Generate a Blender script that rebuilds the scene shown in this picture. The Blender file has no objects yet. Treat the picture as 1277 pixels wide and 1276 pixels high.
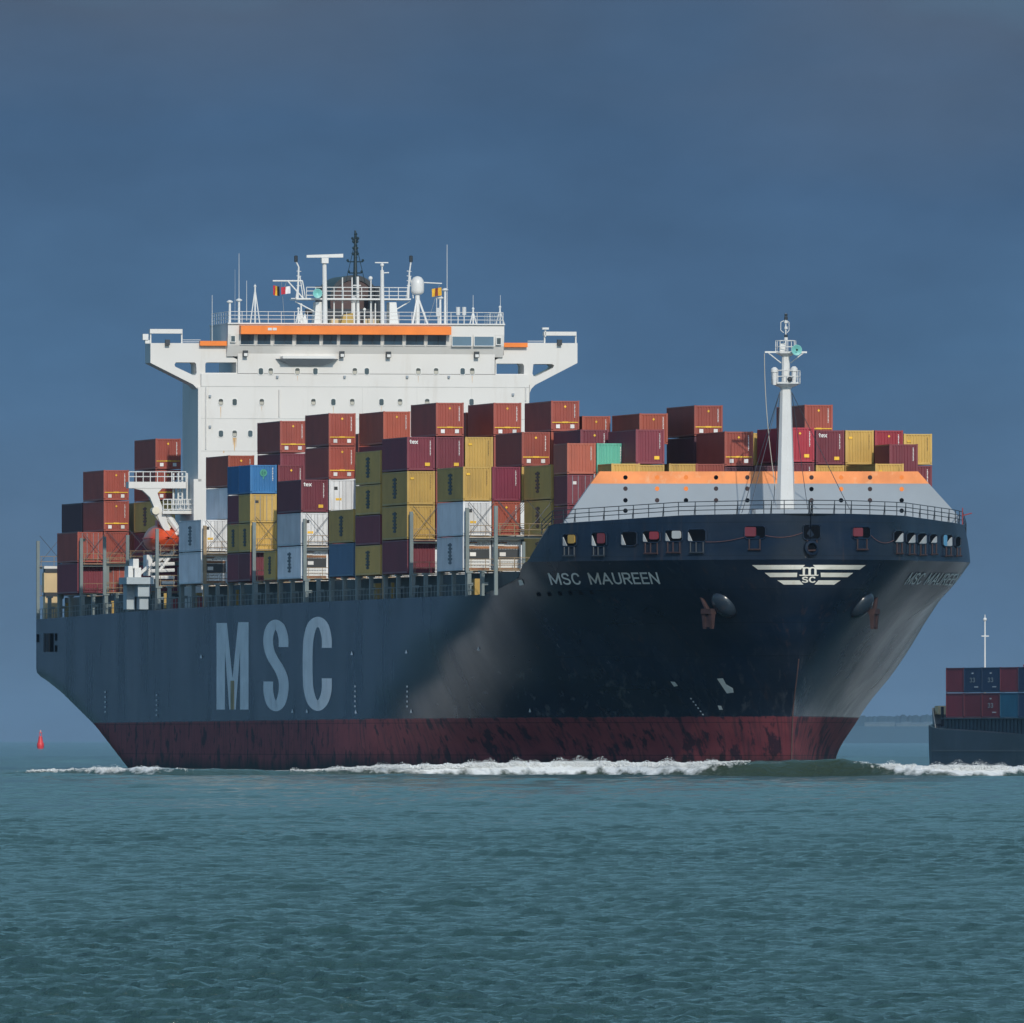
import bpy, bmesh, math, random
import numpy as np
from mathutils import Vector, Matrix
from mathutils.bvhtree import BVHTree
random.seed(7)
rad = math.radians
scene = bpy.context.scene
COL = scene.collection

# ------------------------------------------------------------------ camera, sky, sun
EYE = 2.75
cam_d = bpy.data.cameras.new('camera'); cam = bpy.data.objects.new('camera', cam_d); COL.objects.link(cam)
cam.location = (0, 0, EYE)
cam.rotation_euler = (rad(90 + 0.702), 0, 0)
cam_d.sensor_width = 36; cam_d.lens = 658.0
cam_d.clip_start = 1.0; cam_d.clip_end = 200000
scene.camera = cam

YAW = rad(10.577)                      # ship's heading: towards the viewer and a little to the right
SUN_EL, SUN_SIDE = rad(30), rad(-1.5)   # sun low, almost dead ahead of the ship
sun_az = YAW - SUN_SIDE
SUND = Vector((math.cos(SUN_EL)*math.sin(sun_az), -math.cos(SUN_EL)*math.cos(sun_az), math.sin(SUN_EL)))

world = bpy.data.worlds.new('World'); scene.world = world; world.use_nodes = True
nt = world.node_tree; nt.nodes.clear()
def N(tree, typ, **kw):
    n = tree.nodes.new(typ)
    for k, v in kw.items(): setattr(n, k, v)
    return n
wo = N(nt, 'ShaderNodeOutputWorld'); bg = N(nt, 'ShaderNodeBackground')
sky = N(nt, 'ShaderNodeTexSky', sky_type='NISHITA', sun_disc=False)
sky.sun_elevation = SUN_EL; sky.sun_rotation = math.atan2(SUND.x, SUND.y); sky.air_density = 1.0; sky.dust_density = 1.5
tc = N(nt, 'ShaderNodeTexCoord'); sep = N(nt, 'ShaderNodeSeparateXYZ')
nt.links.new(tc.outputs['Generated'], sep.inputs[0])
# a dark bank of rain cloud fills the sky ahead; elsewhere the open sky shows
ramp = N(nt, 'ShaderNodeValToRGB')
mul = N(nt, 'ShaderNodeMath', operation='MULTIPLY'); mul.inputs[1].default_value = 10.0
nz = N(nt, 'ShaderNodeTexNoise'); nz.inputs['Scale'].default_value = 26; nz.inputs['Detail'].default_value = 3
mp = N(nt, 'ShaderNodeMapping'); mp.inputs['Scale'].default_value = (1, 1, 2.6)
nt.links.new(tc.outputs['Generated'], mp.inputs[0]); nt.links.new(mp.outputs[0], nz.inputs['Vector'])
nadd = N(nt, 'ShaderNodeMath', operation='MULTIPLY_ADD'); nadd.inputs[1].default_value = 0.26
nt.links.new(sep.outputs['Z'], mul.inputs[0])
nt.links.new(nz.outputs['Fac'], nadd.inputs[0]); nt.links.new(mul.outputs[0], nadd.inputs[2])
nsub = N(nt, 'ShaderNodeMath', operation='SUBTRACT'); nsub.inputs[1].default_value = 0.07; nt.links.new(nadd.outputs[0], nsub.inputs[0])
nt.links.new(nsub.outputs[0], ramp.inputs[0])
els = ramp.color_ramp.elements
SKYC = [(0.05, (0.092, 0.160, 0.250)), (0.15, (0.078, 0.146, 0.244)), (0.27, (0.064, 0.137, 0.246)),
        (0.38, (0.052, 0.108, 0.200)), (0.47, (0.069, 0.107, 0.170)), (0.62, (0.095, 0.205, 0.295)), (0.95, (0.150, 0.325, 0.425))]
els[0].position, els[0].color = SKYC[0][0], SKYC[0][1] + (1,)
els[1].position, els[1].color = SKYC[-1][0], SKYC[-1][1] + (1,)
for p, c in SKYC[1:-1]:
    e = els.new(p); e.color = c + (1,)
scl = N(nt, 'ShaderNodeMix', data_type='RGBA', blend_type='MULTIPLY'); scl.inputs[0].default_value = 1
SKY_STR = 0.115
scl.inputs[7].default_value = (1/SKY_STR, 1/SKY_STR, 1/SKY_STR, 1)
nz2 = N(nt, 'ShaderNodeTexNoise'); nz2.inputs['Scale'].default_value = 55; nz2.inputs['Detail'].default_value = 5; nz2.inputs['Roughness'].default_value = 0.6
mp2 = N(nt, 'ShaderNodeMapping'); mp2.inputs['Scale'].default_value = (1, 1, 2.2); mp2.inputs['Location'].default_value = (3.1, 0.4, 1.7)
nt.links.new(tc.outputs['Generated'], mp2.inputs[0]); nt.links.new(mp2.outputs[0], nz2.inputs['Vector'])
cl = N(nt, 'ShaderNodeMapRange'); cl.inputs[1].default_value = 0.3; cl.inputs[2].default_value = 0.7; cl.inputs[3].default_value = 1.00; cl.inputs[4].default_value = 1.22
nt.links.new(nz2.outputs['Fac'], cl.inputs[0])
cmul = N(nt, 'ShaderNodeMix', data_type='RGBA', blend_type='MULTIPLY'); cmul.inputs[0].default_value = 1
nt.links.new(ramp.outputs[0], cmul.inputs[6]); nt.links.new(cl.outputs[0], cmul.inputs[7])
nt.links.new(cmul.outputs[2], scl.inputs[6])
front = N(nt, 'ShaderNodeMapRange'); front.inputs[1].default_value = 0.1; front.inputs[2].default_value = 0.75
nt.links.new(sep.outputs['Y'], front.inputs[0])
mixw = N(nt, 'ShaderNodeMix', data_type='RGBA')
tint = N(nt, 'ShaderNodeMix', data_type='RGBA', blend_type='MULTIPLY'); tint.inputs[0].default_value = 1; tint.inputs[7].default_value = (0.50, 0.73, 0.98, 1)
nt.links.new(sky.outputs[0], tint.inputs[6])
nt.links.new(front.outputs[0], mixw.inputs[0]); nt.links.new(tint.outputs[2], mixw.inputs[6]); nt.links.new(scl.outputs[2], mixw.inputs[7])
bg.inputs['Strength'].default_value = SKY_STR
nt.links.new(mixw.outputs[2], bg.inputs['Color']); nt.links.new(bg.outputs[0], wo.inputs[0])

sd = bpy.data.lights.new('sun', 'SUN'); sd.energy = 2.7; sd.angle = rad(0.53); sd.color = (1.0, 0.92, 0.80)
sun = bpy.data.objects.new('sun', sd); COL.objects.link(sun)
sun.rotation_euler = SUND.to_track_quat('Z', 'Y').to_euler(); sun.location = (0, 0, 400)

scene.view_settings.view_transform = 'Standard'; scene.view_settings.look = 'None'
scene.view_settings.exposure = 0; scene.view_settings.gamma = 1
scene.render.engine = 'CYCLES'
scene.cycles.max_bounces = 6; scene.cycles.use_denoising = True

# ------------------------------------------------------------------ ship frame: x forward, y port, z up
F, X0, Z0 = 23341.0, 24.672, 1541.8
ST, CT = math.sin(YAW), math.cos(YAW)
PITCH = 13.285
def sj(j): return -278.23 + (j + 6.26)*PITCH
def W(s, y, z): return Vector((X0 + s*ST + y*CT, Z0 - s*CT + y*ST, z))
SHIP_ROT = math.atan2(-CT, ST)
def SP(px, py, s):
    """point of the ship's cross plane s that the photograph shows at px, py"""
    k = (px - 638.5)/F
    y = (k*(Z0 - s*CT) - X0 - s*ST)/(CT - k*ST)
    return y, EYE + (924 - py)*(Z0 - s*CT + y*ST)/F
def SY(px, py, y):
    """point of the ship's lengthwise plane y"""
    k = (px - 638.5)/F
    s = (k*(Z0 + y*ST) - X0 - y*CT)/(ST + k*CT)
    return s, EYE + (924 - py)*(Z0 - s*CT + y*ST)/F

# ------------------------------------------------------------------ materials
MATS = {}
def mat(name, color, rough=0.5, metal=0.0, spec=0.5, var=0.12, vscale=0.6, rust=0.0, rscale=1.0, streak=True, bump=0.0, coat=0.0, soil=(0.16, 0.07, 0.03)):
    if name in MATS: return MATS[name]
    m = bpy.data.materials.new(name); m.use_nodes = True; t = m.node_tree
    b = t.nodes['Principled BSDF']
    b.inputs['Roughness'].default_value = rough; b.inputs['Metallic'].default_value = metal
    b.inputs['Specular IOR Level'].default_value = spec
    if coat: b.inputs['Coat Weight'].default_value = coat
    co = N(t, 'ShaderNodeTexCoord'); oi = N(t, 'ShaderNodeObjectInfo')
    ad = N(t, 'ShaderNodeVectorMath', operation='ADD'); sc = N(t, 'ShaderNodeVectorMath', operation='SCALE')
    cmb = N(t, 'ShaderNodeCombineXYZ')
    for i in range(3): t.links.new(oi.outputs['Random'], cmb.inputs[i])
    t.links.new(cmb.outputs[0], sc.inputs[0]); sc.inputs['Scale'].default_value = 91.0
    t.links.new(co.outputs['Object'], ad.inputs[0]); t.links.new(sc.outputs[0], ad.inputs[1])
    n1 = N(t, 'ShaderNodeTexNoise'); n1.inputs['Scale'].default_value = vscale; n1.inputs['Detail'].default_value = 5
    t.links.new(ad.outputs[0], n1.inputs['Vector'])
    mr = N(t, 'ShaderNodeMapRange'); mr.inputs[1].default_value = 0.3; mr.inputs[2].default_value = 0.7
    mr.inputs[3].default_value = 1 - var; mr.inputs[4].default_value = 1 + var
    t.links.new(n1.outputs['Fac'], mr.inputs[0])
    mx = N(t, 'ShaderNodeMix', data_type='RGBA', blend_type='MULTIPLY'); mx.inputs[0].default_value = 1
    mx.inputs[6].default_value = (*color, 1); t.links.new(mr.outputs[0], mx.inputs[7])
    if name.startswith('container_'):
        rv = N(t, 'ShaderNodeMapRange'); rv.inputs[3].default_value = 0.80; rv.inputs[4].default_value = 1.14; t.links.new(oi.outputs['Random'], rv.inputs[0])
        mv = N(t, 'ShaderNodeMix', data_type='RGBA', blend_type='MULTIPLY'); mv.inputs[0].default_value = 1; t.links.new(mx.outputs[2], mv.inputs[6]); t.links.new(rv.outputs[0], mv.inputs[7]); mx = mv
    out = mx.outputs[2]
    if rust:
        mp = N(t, 'ShaderNodeMapping'); mp.inputs['Scale'].default_value = (rscale, rscale, rscale*(0.16 if streak else 1))
        n2 = N(t, 'ShaderNodeTexNoise'); n2.inputs['Scale'].default_value = 1.6; n2.inputs['Detail'].default_value = 6; n2.inputs['Roughness'].default_value = 0.65
        t.links.new(ad.outputs[0], mp.inputs[0]); t.links.new(mp.outputs[0], n2.inputs['Vector'])
        r2 = N(t, 'ShaderNodeMapRange'); r2.inputs[1].default_value = 0.56; r2.inputs[2].default_value = 0.74; r2.inputs[3].default_value = 0; r2.inputs[4].default_value = rust
        t.links.new(n2.outputs['Fac'], r2.inputs[0])
        m2 = N(t, 'ShaderNodeMix', data_type='RGBA'); t.links.new(r2.outputs[0], m2.inputs[0]); t.links.new(out, m2.inputs[6]); m2.inputs[7].default_value = (*soil, 1)
        out = m2.outputs[2]
    t.links.new(out, b.inputs['Base Color'])
    if bump:
        bp = N(t, 'ShaderNodeBump'); bp.inputs['Strength'].default_value = bump; bp.inputs['Distance'].default_value = 0.05
        t.links.new(n1.outputs['Fac'], bp.inputs['Height']); t.links.new(bp.outputs[0], b.inputs['Normal'])
    MATS[name] = m; return m

M_white = mat('white_paint', (0.66, 0.645, 0.615), 0.42, var=0.03, vscale=0.25, rust=0.26, rscale=0.5, soil=(0.42, 0.36, 0.28))
M_white2 = mat('white_steel', (0.68, 0.68, 0.66), 0.4, var=0.04)
M_orange = mat('orange_paint', (0.85, 0.21, 0.018), 0.45, var=0.08)
M_orange_worn = mat('worn_orange_paint', (0.85, 0.28, 0.085), 0.55, var=0.16, vscale=0.5, rust=0.5, rscale=0.8, streak=False, soil=(0.85, 0.5, 0.28))
M_grey = mat('grey_deck_paint', (0.27, 0.31, 0.35), 0.5, var=0.05, vscale=0.3, rust=0.15, soil=(0.3, 0.3, 0.3))
M_dark = mat('dark_steel', (0.025, 0.032, 0.04), 0.5, var=0.2)
M_black = mat('black_void', (0.003, 0.004, 0.006), 0.9, spec=0.05, var=0.1)
M_glass = mat('window_glass', (0.025, 0.055, 0.085), 0.08, spec=0.7, var=0.35, vscale=0.8)
M_port = mat('porthole_glass', (0.05, 0.06, 0.07), 0.1, spec=0.7, var=0.4, vscale=0.9)
M_deck = mat('deck_green_steel', (0.065, 0.085, 0.085), 0.6, var=0.25, rust=0.35, soil=(0.16, 0.08, 0.04))
M_pillar = mat('pillar_paint', (0.17, 0.21, 0.21), 0.5, var=0.15, rust=0.45, soil=(0.24, 0.15, 0.08))
M_bridge = mat('lashing_steel', (0.30, 0.22, 0.13), 0.6, var=0.3, vscale=1.2, rust=0.9, rscale=1.0, streak=False, soil=(0.30, 0.13, 0.05))
M_rust = mat('rusty_iron', (0.036, 0.017, 0.017), 0.75, var=0.3, vscale=1.5)
M_yellow = mat('yellow_paint', (0.42, 0.27, 0.06), 0.5, var=0.1)
M_cream = mat('cream_paint', (0.62, 0.47, 0.26), 0.5, var=0.1, rust=0.3)
M_letter = mat('hull_letter_paint', (0.90, 0.88, 0.86), 0.55, var=0.10, vscale=0.5, rust=0.2, soil=(0.35, 0.28, 0.18))
M_name = mat('name_paint', (0.84, 0.83, 0.78), 0.5, var=0.12, rust=0.75, rscale=0.12, streak=False, soil=(0.45, 0.27, 0.10))
M_mark = mat('mark_paint', (0.80, 0.78, 0.70), 0.5, var=0.1, rust=0.4, soil=(0.5, 0.36, 0.15))
M_lbo = mat('lifeboat_orange', (0.70, 0.09, 0.025), 0.3, var=0.05)
M_navy2 = mat('navy_bolster', (0.022, 0.034, 0.05), 0.26, var=0.3, rust=0.6, streak=False, rscale=1.2, soil=(.07,.05,.045))
M_funnel = mat('funnel_brown', (0.075, 0.04, 0.036), 0.6, var=0.2, rust=0.4)
M_teal = mat('horn_teal', (0.18, 0.50, 0.47), 0.4, var=0.05)
M_red = mat('signal_red', (0.26, 0.035, 0.045), 0.45, var=0.08)
M_rope = mat('rope_fibre', (0.45, 0.42, 0.36), 0.8, var=0.1)
M_wire = mat('steel_wire', (0.06, 0.07, 0.085), 0.5, var=0.1)

def hull_material():
    m = bpy.data.materials.new('hull_paint'); m.use_nodes = True; t = m.node_tree; L = t.links.new
    b = t.nodes['Principled BSDF']; b.inputs['Specular IOR Level'].default_value = 0.5
    co = N(t, 'ShaderNodeTexCoord'); sp = N(t, 'ShaderNodeSeparateXYZ'); L(co.outputs['Object'], sp.inputs[0])
    def noise(scale, detail, mapping=None, rough=0.55):
        n = N(t, 'ShaderNodeTexNoise'); n.inputs['Scale'].default_value = scale; n.inputs['Detail'].default_value = detail; n.inputs['Roughness'].default_value = rough
        if mapping:
            mp = N(t, 'ShaderNodeMapping'); mp.inputs['Scale'].default_value = mapping; L(co.outputs['Object'], mp.inputs[0]); L(mp.outputs[0], n.inputs['Vector'])
        else: L(co.outputs['Object'], n.inputs['Vector'])
        return n.outputs['Fac']
    def rng(src, a, c, lo=0.0, hi=1.0):
        r = N(t, 'ShaderNodeMapRange'); r.inputs[1].default_value = a; r.inputs[2].default_value = c; r.inputs[3].default_value = lo; r.inputs[4].default_value = hi
        L(src, r.inputs[0]); return r.outputs[0]
    def mix(f, a, c, mode='MIX'):
        x = N(t, 'ShaderNodeMix', data_type='RGBA', blend_type=mode)
        if isinstance(f, float): x.inputs[0].default_value = f
        else: L(f, x.inputs[0])
        for i, v in ((6, a), (7, c)):
            if isinstance(v, tuple): x.inputs[i].default_value = (*v, 1)
            else: L(v, x.inputs[i])
        return x.outputs[2]
    def mth(op, a, c):
        x = N(t, 'ShaderNodeMath', operation=op)
        for i, v in ((0, a), (1, c)):
            if isinstance(v, (int, float)): x.inputs[i].default_value = v
            else: L(v, x.inputs[i])
        return x.outputs[0]
    # height over keel line, with the boot topping's slight trim
    h = mth('SUBTRACT', sp.outputs['Z'], mth('MULTIPLY', sp.outputs['X'], 0.0014))
    streak = noise(1.0, 5, (0.22, 0.22, 0.07))
    fine = noise(1.0, 6, (1.4, 1.4, 0.10))
    blotch = noise(0.5, 6, None, 0.6)
    navy = mix(rng(streak, 0.3, 0.7), (0.006, 0.015, 0.034), (0.012, 0.027, 0.054))
    navy = mix(rng(fine, 0.55, 0.75, 0, 0.4), navy, (0.035, 0.045, 0.06))
    # bow: grey mottle puts its sunlit sheen into the paint; pale scrapes are wear
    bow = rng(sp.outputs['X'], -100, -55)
    sheen_mottle = noise(1.0, 6, (.10, .10, .22), 0.6)
    navy = mix(mth('MULTIPLY', bow, rng(sheen_mottle, 0.42, 0.66, 0, 0.5)), navy, (0.036, 0.042, 0.050))
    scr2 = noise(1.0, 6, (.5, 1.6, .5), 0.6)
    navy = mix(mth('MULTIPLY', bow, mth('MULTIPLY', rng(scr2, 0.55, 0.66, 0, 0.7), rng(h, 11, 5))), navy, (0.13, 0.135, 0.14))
    navy = mix(rng(noise(0.12, 5, (1, 1, 1.6)), 0.50, 0.68, 0, 0.6), navy, (0.004, 0.010, 0.020))
    red = mix(rng(noise(0.5, 5, (.5, .5, 1.0)), 0.3, 0.7), (0.23, 0.052, 0.062), (0.34, 0.080, 0.084))
    red = mix(rng(blotch, 0.54, 0.60, 0, 0.85), red, (0.035, 0.026, 0.038))
    red = mix(rng(fine, 0.52, 0.66, 0, 0.6), red, (0.05, 0.04, 0.05))
    # weed and slime just over the water
    slime_h = mth('ADD', h, mth('MULTIPLY', streak, -2.6))
    red = mix(rng(slime_h, -0.75, 0.45, 0.95, 0.0), red, (0.018, 0.026, 0.026))
    edge = mth('ADD', h, mth('MULTIPLY', fine, 0.22))
    col = mix(rng(edge, 4.86, 4.93), red, navy)
    # plate seams
    seam = mth('MODULO', mth('ADD', sp.outputs['Z'], 4.0), 2.75)
    col = mix(rng(seam, 0.05, 0.09, 0.5, 0.0), col, (0.008, 0.012, 0.018))
    seamx = mth('MODULO', mth('ADD', sp.outputs['X'], 300.0), 12.6)
    col = mix(rng(seamx, 0.15, 0.30, 0.28, 0.0), col, (0.010, 0.014, 0.02))
    col = mix(rng(noise(1.0, 5, (.9, .9, .05), 0.6), 0.60, 0.74, 0, 0.35), col, (0.10, 0.055, 0.035))
    L(col, b.inputs['Base Color'])
    above = rng(edge, 4.80, 4.95)
    rough = N(t, 'ShaderNodeMix', data_type='FLOAT'); L(above, rough.inputs[0]); rough.inputs[2].default_value = 0.62; L(rng(streak, 0.3, 0.7, 0.19, 0.30), rough.inputs[3])
    L(rough.outputs[0], b.inputs['Roughness'])
    L(rng(above, 0, 1, 0.12, 0.15), b.inputs['Specular IOR Level'])
    bp = N(t, 'ShaderNodeBump'); bp.inputs['Strength'].default_value = 0.10; bp.inputs['Distance'].default_value = 0.05
    L(noise(0.35, 3), bp.inputs['Height']); L(bp.outputs[0], b.inputs['Normal'])
    return m
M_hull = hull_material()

# ------------------------------------------------------------------ mesh helpers
class MB:
    def __init__(s): s.v = []; s.f = []; s.m = []; s.cur = 0
    def add(s, vs, fs):
        o = len(s.v); s.v += [tuple(v) for v in vs]; s.f += [tuple(i + o for i in f) for f in fs]; s.m += [s.cur]*len(fs)
    def box(s, x0, x1, y0, y1, z0, z1):
        s.add([(x0,y0,z0),(x1,y0,z0),(x1,y1,z0),(x0,y1,z0),(x0,y0,z1),(x1,y0,z1),(x1,y1,z1),(x0,y1,z1)],
              [(0,3,2,1),(4,5,6,7),(0,1,5,4),(1,2,6,5),(2,3,7,6),(3,0,4,7)])
    def tube(s, p, q, r, r2=None, n=8, caps=True):
        p, q = Vector(p), Vector(q); r2 = r if r2 is None else r2
        d = (q - p)
        if d.length < 1e-6: return
        d.normalize(); a = d.orthogonal().normalized(); b = d.cross(a)
        vs = []
        for c, rr in ((p, r), (q, r2)):
            for i in range(n):
                t = 2*math.pi*(i + .5)/n; vs.append(c + a*math.cos(t)*rr + b*math.sin(t)*rr)
        fs = [(i, (i+1) % n, n + (i+1) % n, n + i) for i in range(n)]
        if caps: fs += [tuple(range(n-1, -1, -1)), tuple(range(n, 2*n))]
        s.add(vs, fs)
    def path(s, pts, r, n=6):
        for a, b in zip(pts, pts[1:]): s.tube(a, b, r, n=n)
    def prism(s, poly, axis, a, b):
        """poly of 2-D points swept between a and b along axis 0/1/2 (remaining axes keep their order)"""
        def P(u, v, w):
            return [(w,u,v),(u,w,v),(u,v,w)][axis]
        n = len(poly)
        vs = [P(u, v, a) for u, v in poly] + [P(u, v, b) for u, v in poly]
        s.add(vs, [tuple(range(n-1,-1,-1)), tuple(range(n, 2*n))] + [(i, (i+1) % n, n+(i+1) % n, n+i) for i in range(n)])
    def lathe(s, prof, c=(0,0,0), n=16, axis=2):
        vs = []; fs = []
        for r, h in prof:
            for i in range(n):
                t = 2*math.pi*i/n; u, v = r*math.cos(t), r*math.sin(t)
                p = [(h,u,v),(u,h,v),(u,v,h)][axis]
                vs.append((p[0]+c[0], p[1]+c[1], p[2]+c[2]))
        for k in range(len(prof)-1):
            for i in range(n): fs.append((k*n+i, k*n+(i+1)%n, (k+1)*n+(i+1)%n, (k+1)*n+i))
        fs.append(tuple(range(n-1,-1,-1))); fs.append(tuple((len(prof)-1)*n+i for i in range(n)))
        s.add(vs, fs)
    def ball(s, c, rx, ry=None, rz=None, n=12, k=8):
        ry = ry or rx; rz = rz or rx
        vs = [(c[0], c[1], c[2]-rz)]; fs = []
        for j in range(1, k):
            a = -math.pi/2 + math.pi*j/k
            for i in range(n):
                t = 2*math.pi*i/n; vs.append((c[0]+rx*math.cos(a)*math.cos(t), c[1]+ry*math.cos(a)*math.sin(t), c[2]+rz*math.sin(a)))
        vs.append((c[0], c[1], c[2]+rz)); top = len(vs)-1
        for i in range(n):
            fs.append((0, 1+(i+1)%n, 1+i)); fs.append((top, top-n+i, top-n+(i+1)%n))
        for j in range(k-2):
            for i in range(n): fs.append((1+j*n+i, 1+j*n+(i+1)%n, 1+(j+1)*n+(i+1)%n, 1+(j+1)*n+i))
        s.add(vs, fs)
    def mesh(s, name, mats, smooth=False, fix=True):
        me = bpy.data.meshes.new(name); me.from_pydata(s.v, [], s.f)
        for m in (mats if isinstance(mats, (list, tuple)) else [mats]): me.materials.append(m)
        if any(s.m): me.polygons.foreach_set('material_index', s.m)
        if fix:
            bm = bmesh.new(); bm.from_mesh(me); bmesh.ops.recalc_face_normals(bm, faces=bm.faces); bm.to_mesh(me); bm.free()
        if smooth:
            me.polygons.foreach_set('use_smooth', [True]*len(me.polygons)); me.set_sharp_from_angle(angle=rad(smooth if smooth is not True else 35))
        return me
    def build(s, name, mats, parent=None, smooth=False, fix=True):
        return link(name, s.mesh(name, mats, smooth, fix), parent)
def link(name, data, parent=None, loc=None, rot=None):
    o = bpy.data.objects.new(name, data); COL.objects.link(o)
    if parent: o.parent = parent
    if loc is not None: o.location = loc
    if rot is not None: o.rotation_euler = rot
    return o
def tag(o, label=None, cat=None, group=None, kind=None):
    for k, v in (('label', label), ('category', cat), ('group', group), ('kind', kind)):
        if v: o[k] = v
    return o
def text_2d(body, bold=0.02):
    """filled lettering as 2-D triangles scaled to the unit square; sliced so that it can follow a curved plate"""
    cu = bpy.data.curves.new('lettering', 'FONT'); cu.body = body; cu.offset = bold; cu.fill_mode = 'FRONT'; cu.resolution_u = 4
    ob = bpy.data.objects.new('lettering', cu); COL.objects.link(ob)
    dg = bpy.context.evaluated_depsgraph_get(); dg.update()
    me = bpy.data.meshes.new_from_object(ob.evaluated_get(dg))
    bpy.data.objects.remove(ob); bpy.data.curves.remove(cu)
    bm = bmesh.new(); bm.from_mesh(me); bpy.data.meshes.remove(me)
    xs = [v.co.x for v in bm.verts]; ys = [v.co.y for v in bm.verts]
    x0, x1, y0, y1 = min(xs), max(xs), min(ys), max(ys)
    for v in bm.verts: v.co.x = (v.co.x-x0)/(x1-x0); v.co.y = (v.co.y-y0)/(y1-y0)
    return bm
def slice_bm(bm, nx, ny):
    for ax, n in ((0, nx), (1, ny)):
        for i in range(1, n):
            co = [0,0,0]; no = [0,0,0]; co[ax] = i/n; no[ax] = 1
            bmesh.ops.bisect_plane(bm, geom=bm.verts[:]+bm.edges[:]+bm.faces[:], plane_co=co, plane_no=no, dist=1e-5)
def bm_out(bm):
    bm.verts.index_update()
    r = [(v.co.x, v.co.y) for v in bm.verts], [tuple(v.index for v in f.verts) for f in bm.faces]
    bm.free(); return r
def poly_2d(poly, nx=1, ny=1):
    bm = bmesh.new(); bm.faces.new([bm.verts.new((x, y, 0)) for x, y in poly])
    if nx*ny > 1:
        xs = [p[0] for p in poly]; ys = [p[1] for p in poly]
        for ax, n, lo, hi in ((0, nx, min(xs), max(xs)), (1, ny, min(ys), max(ys))):
            for i in range(1, n):
                co = [0,0,0]; no = [0,0,0]; co[ax] = lo+(hi-lo)*i/n; no[ax] = 1
                bmesh.ops.bisect_plane(bm, geom=bm.verts[:]+bm.edges[:]+bm.faces[:], plane_co=co, plane_no=no, dist=1e-5)
    return bm_out(bm)
def ribbon(pts, w, closed=False):
    """thick smooth stroke through 2-D points"""
    P = []
    n = len(pts)
    for i in range(n-1):
        p0 = pts[max(i-1,0)]; p1 = pts[i]; p2 = pts[i+1]; p3 = pts[min(i+2,n-1)]
        for k in range(8):
            t = k/8
            P.append(tuple(0.5*((2*p1[a]) + (-p0[a]+p2[a])*t + (2*p0[a]-5*p1[a]+4*p2[a]-p3[a])*t*t + (-p0[a]+3*p1[a]-3*p2[a]+p3[a])*t**3) for a in (0,1)))
    P.append(pts[-1])
    vs = []; fs = []
    for i, p in enumerate(P):
        a = P[max(i-1,0)]; b = P[min(i+1,len(P)-1)]
        dx, dy = b[0]-a[0], b[1]-a[1]; l = math.hypot(dx, dy) or 1
        nx, ny = -dy/l*w/2, dx/l*w/2
        vs += [(p[0]+nx, p[1]+ny), (p[0]-nx, p[1]-ny)]
        if i: k = 2*i; fs.append((k-2, k, k+1, k-1))
    return vs, fs

STROKES = {
 'M': (.92, [[(0,0),(0,1)], [(0,1),(.46,.12)], [(.46,.12),(.92,1)], [(.92,1),(.92,0)]], []),
 'A': (.84, [[(0,0),(.42,1)], [(.42,1),(.84,0)], [(.15,.32),(.69,.32)]], []),
 'U': (.66, [[(0,1),(0,.3)], [(.66,1),(.66,.3)]], [[(0,.32),(.07,.1),(.33,0),(.59,.1),(.66,.32)]]),
 'R': (.66, [[(0,0),(0,1)], [(0,1),(.4,1)], [(0,.48),(.4,.48)], [(.34,.48),(.66,0)]], [[(.38,1),(.6,.92),(.64,.74),(.6,.56),(.38,.48)]]),
 'E': (.55, [[(0,0),(0,1)], [(0,1),(.55,1)], [(0,.52),(.5,.52)], [(0,0),(.55,0)]], []),
 'N': (.72, [[(0,0),(0,1)], [(0,1),(.72,0)], [(.72,0),(.72,1)]], []),
 'S': (.64, [], [[(.62,.78),(.5,.96),(.32,1),(.1,.94),(.02,.77),(.1,.6),(.34,.51),(.56,.42),(.64,.24),(.54,.05),(.32,0),(.1,.05),(0,.22)]]),
 'C': (.70, [], [[(.69,.72),(.58,.93),(.36,1),(.12,.88),(.01,.5),(.12,.12),(.36,0),(.58,.07),(.69,.29)]]),
 't': (.42, [[(.2,1.4),(.2,.2)], [(0,1),(.42,1)]], [[(.2,.24),(.26,.04),(.42,0)]]),
 'e': (.62, [[(.04,.5),(.6,.5)]], [[(.6,.5),(.55,.85),(.32,1),(.08,.82),(.02,.5),(.1,.14),(.34,0),(.58,.14)]]),
 'x': (.62, [[(0,0),(.62,1)], [(0,1),(.62,0)]], []),
 'm': (1.2, [[(.12,0),(.12,1)], [(.62,0),(.62,.7)], [(1.12,0),(1.12,.7)], [(0,1),(.14,1)]], [[(.12,.7),(.2,.95),(.4,1.0),(.58,.92),(.62,.68)], [(.62,.7),(.7,.95),(.9,1.0),(1.08,.92),(1.12,.68)]]),
 's': (.62, [], [[(.6,.78),(.5,.95),(.32,1),(.1,.92),(.04,.75),(.14,.58),(.5,.43),(.6,.24),(.5,.05),(.3,0),(.08,.06),(0,.24)]]),
 'c': (.66, [], [[(.65,.75),(.52,.96),(.33,1),(.1,.86),(.01,.5),(.1,.14),(.33,0),(.52,.04),(.65,.25)]]),
 '3': (.6, [], [[(.02,.8),(.15,.96),(.32,1),(.54,.9),(.54,.66),(.28,.53),(.56,.42),(.58,.14),(.32,0),(.12,.04),(0,.2)]])}
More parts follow.
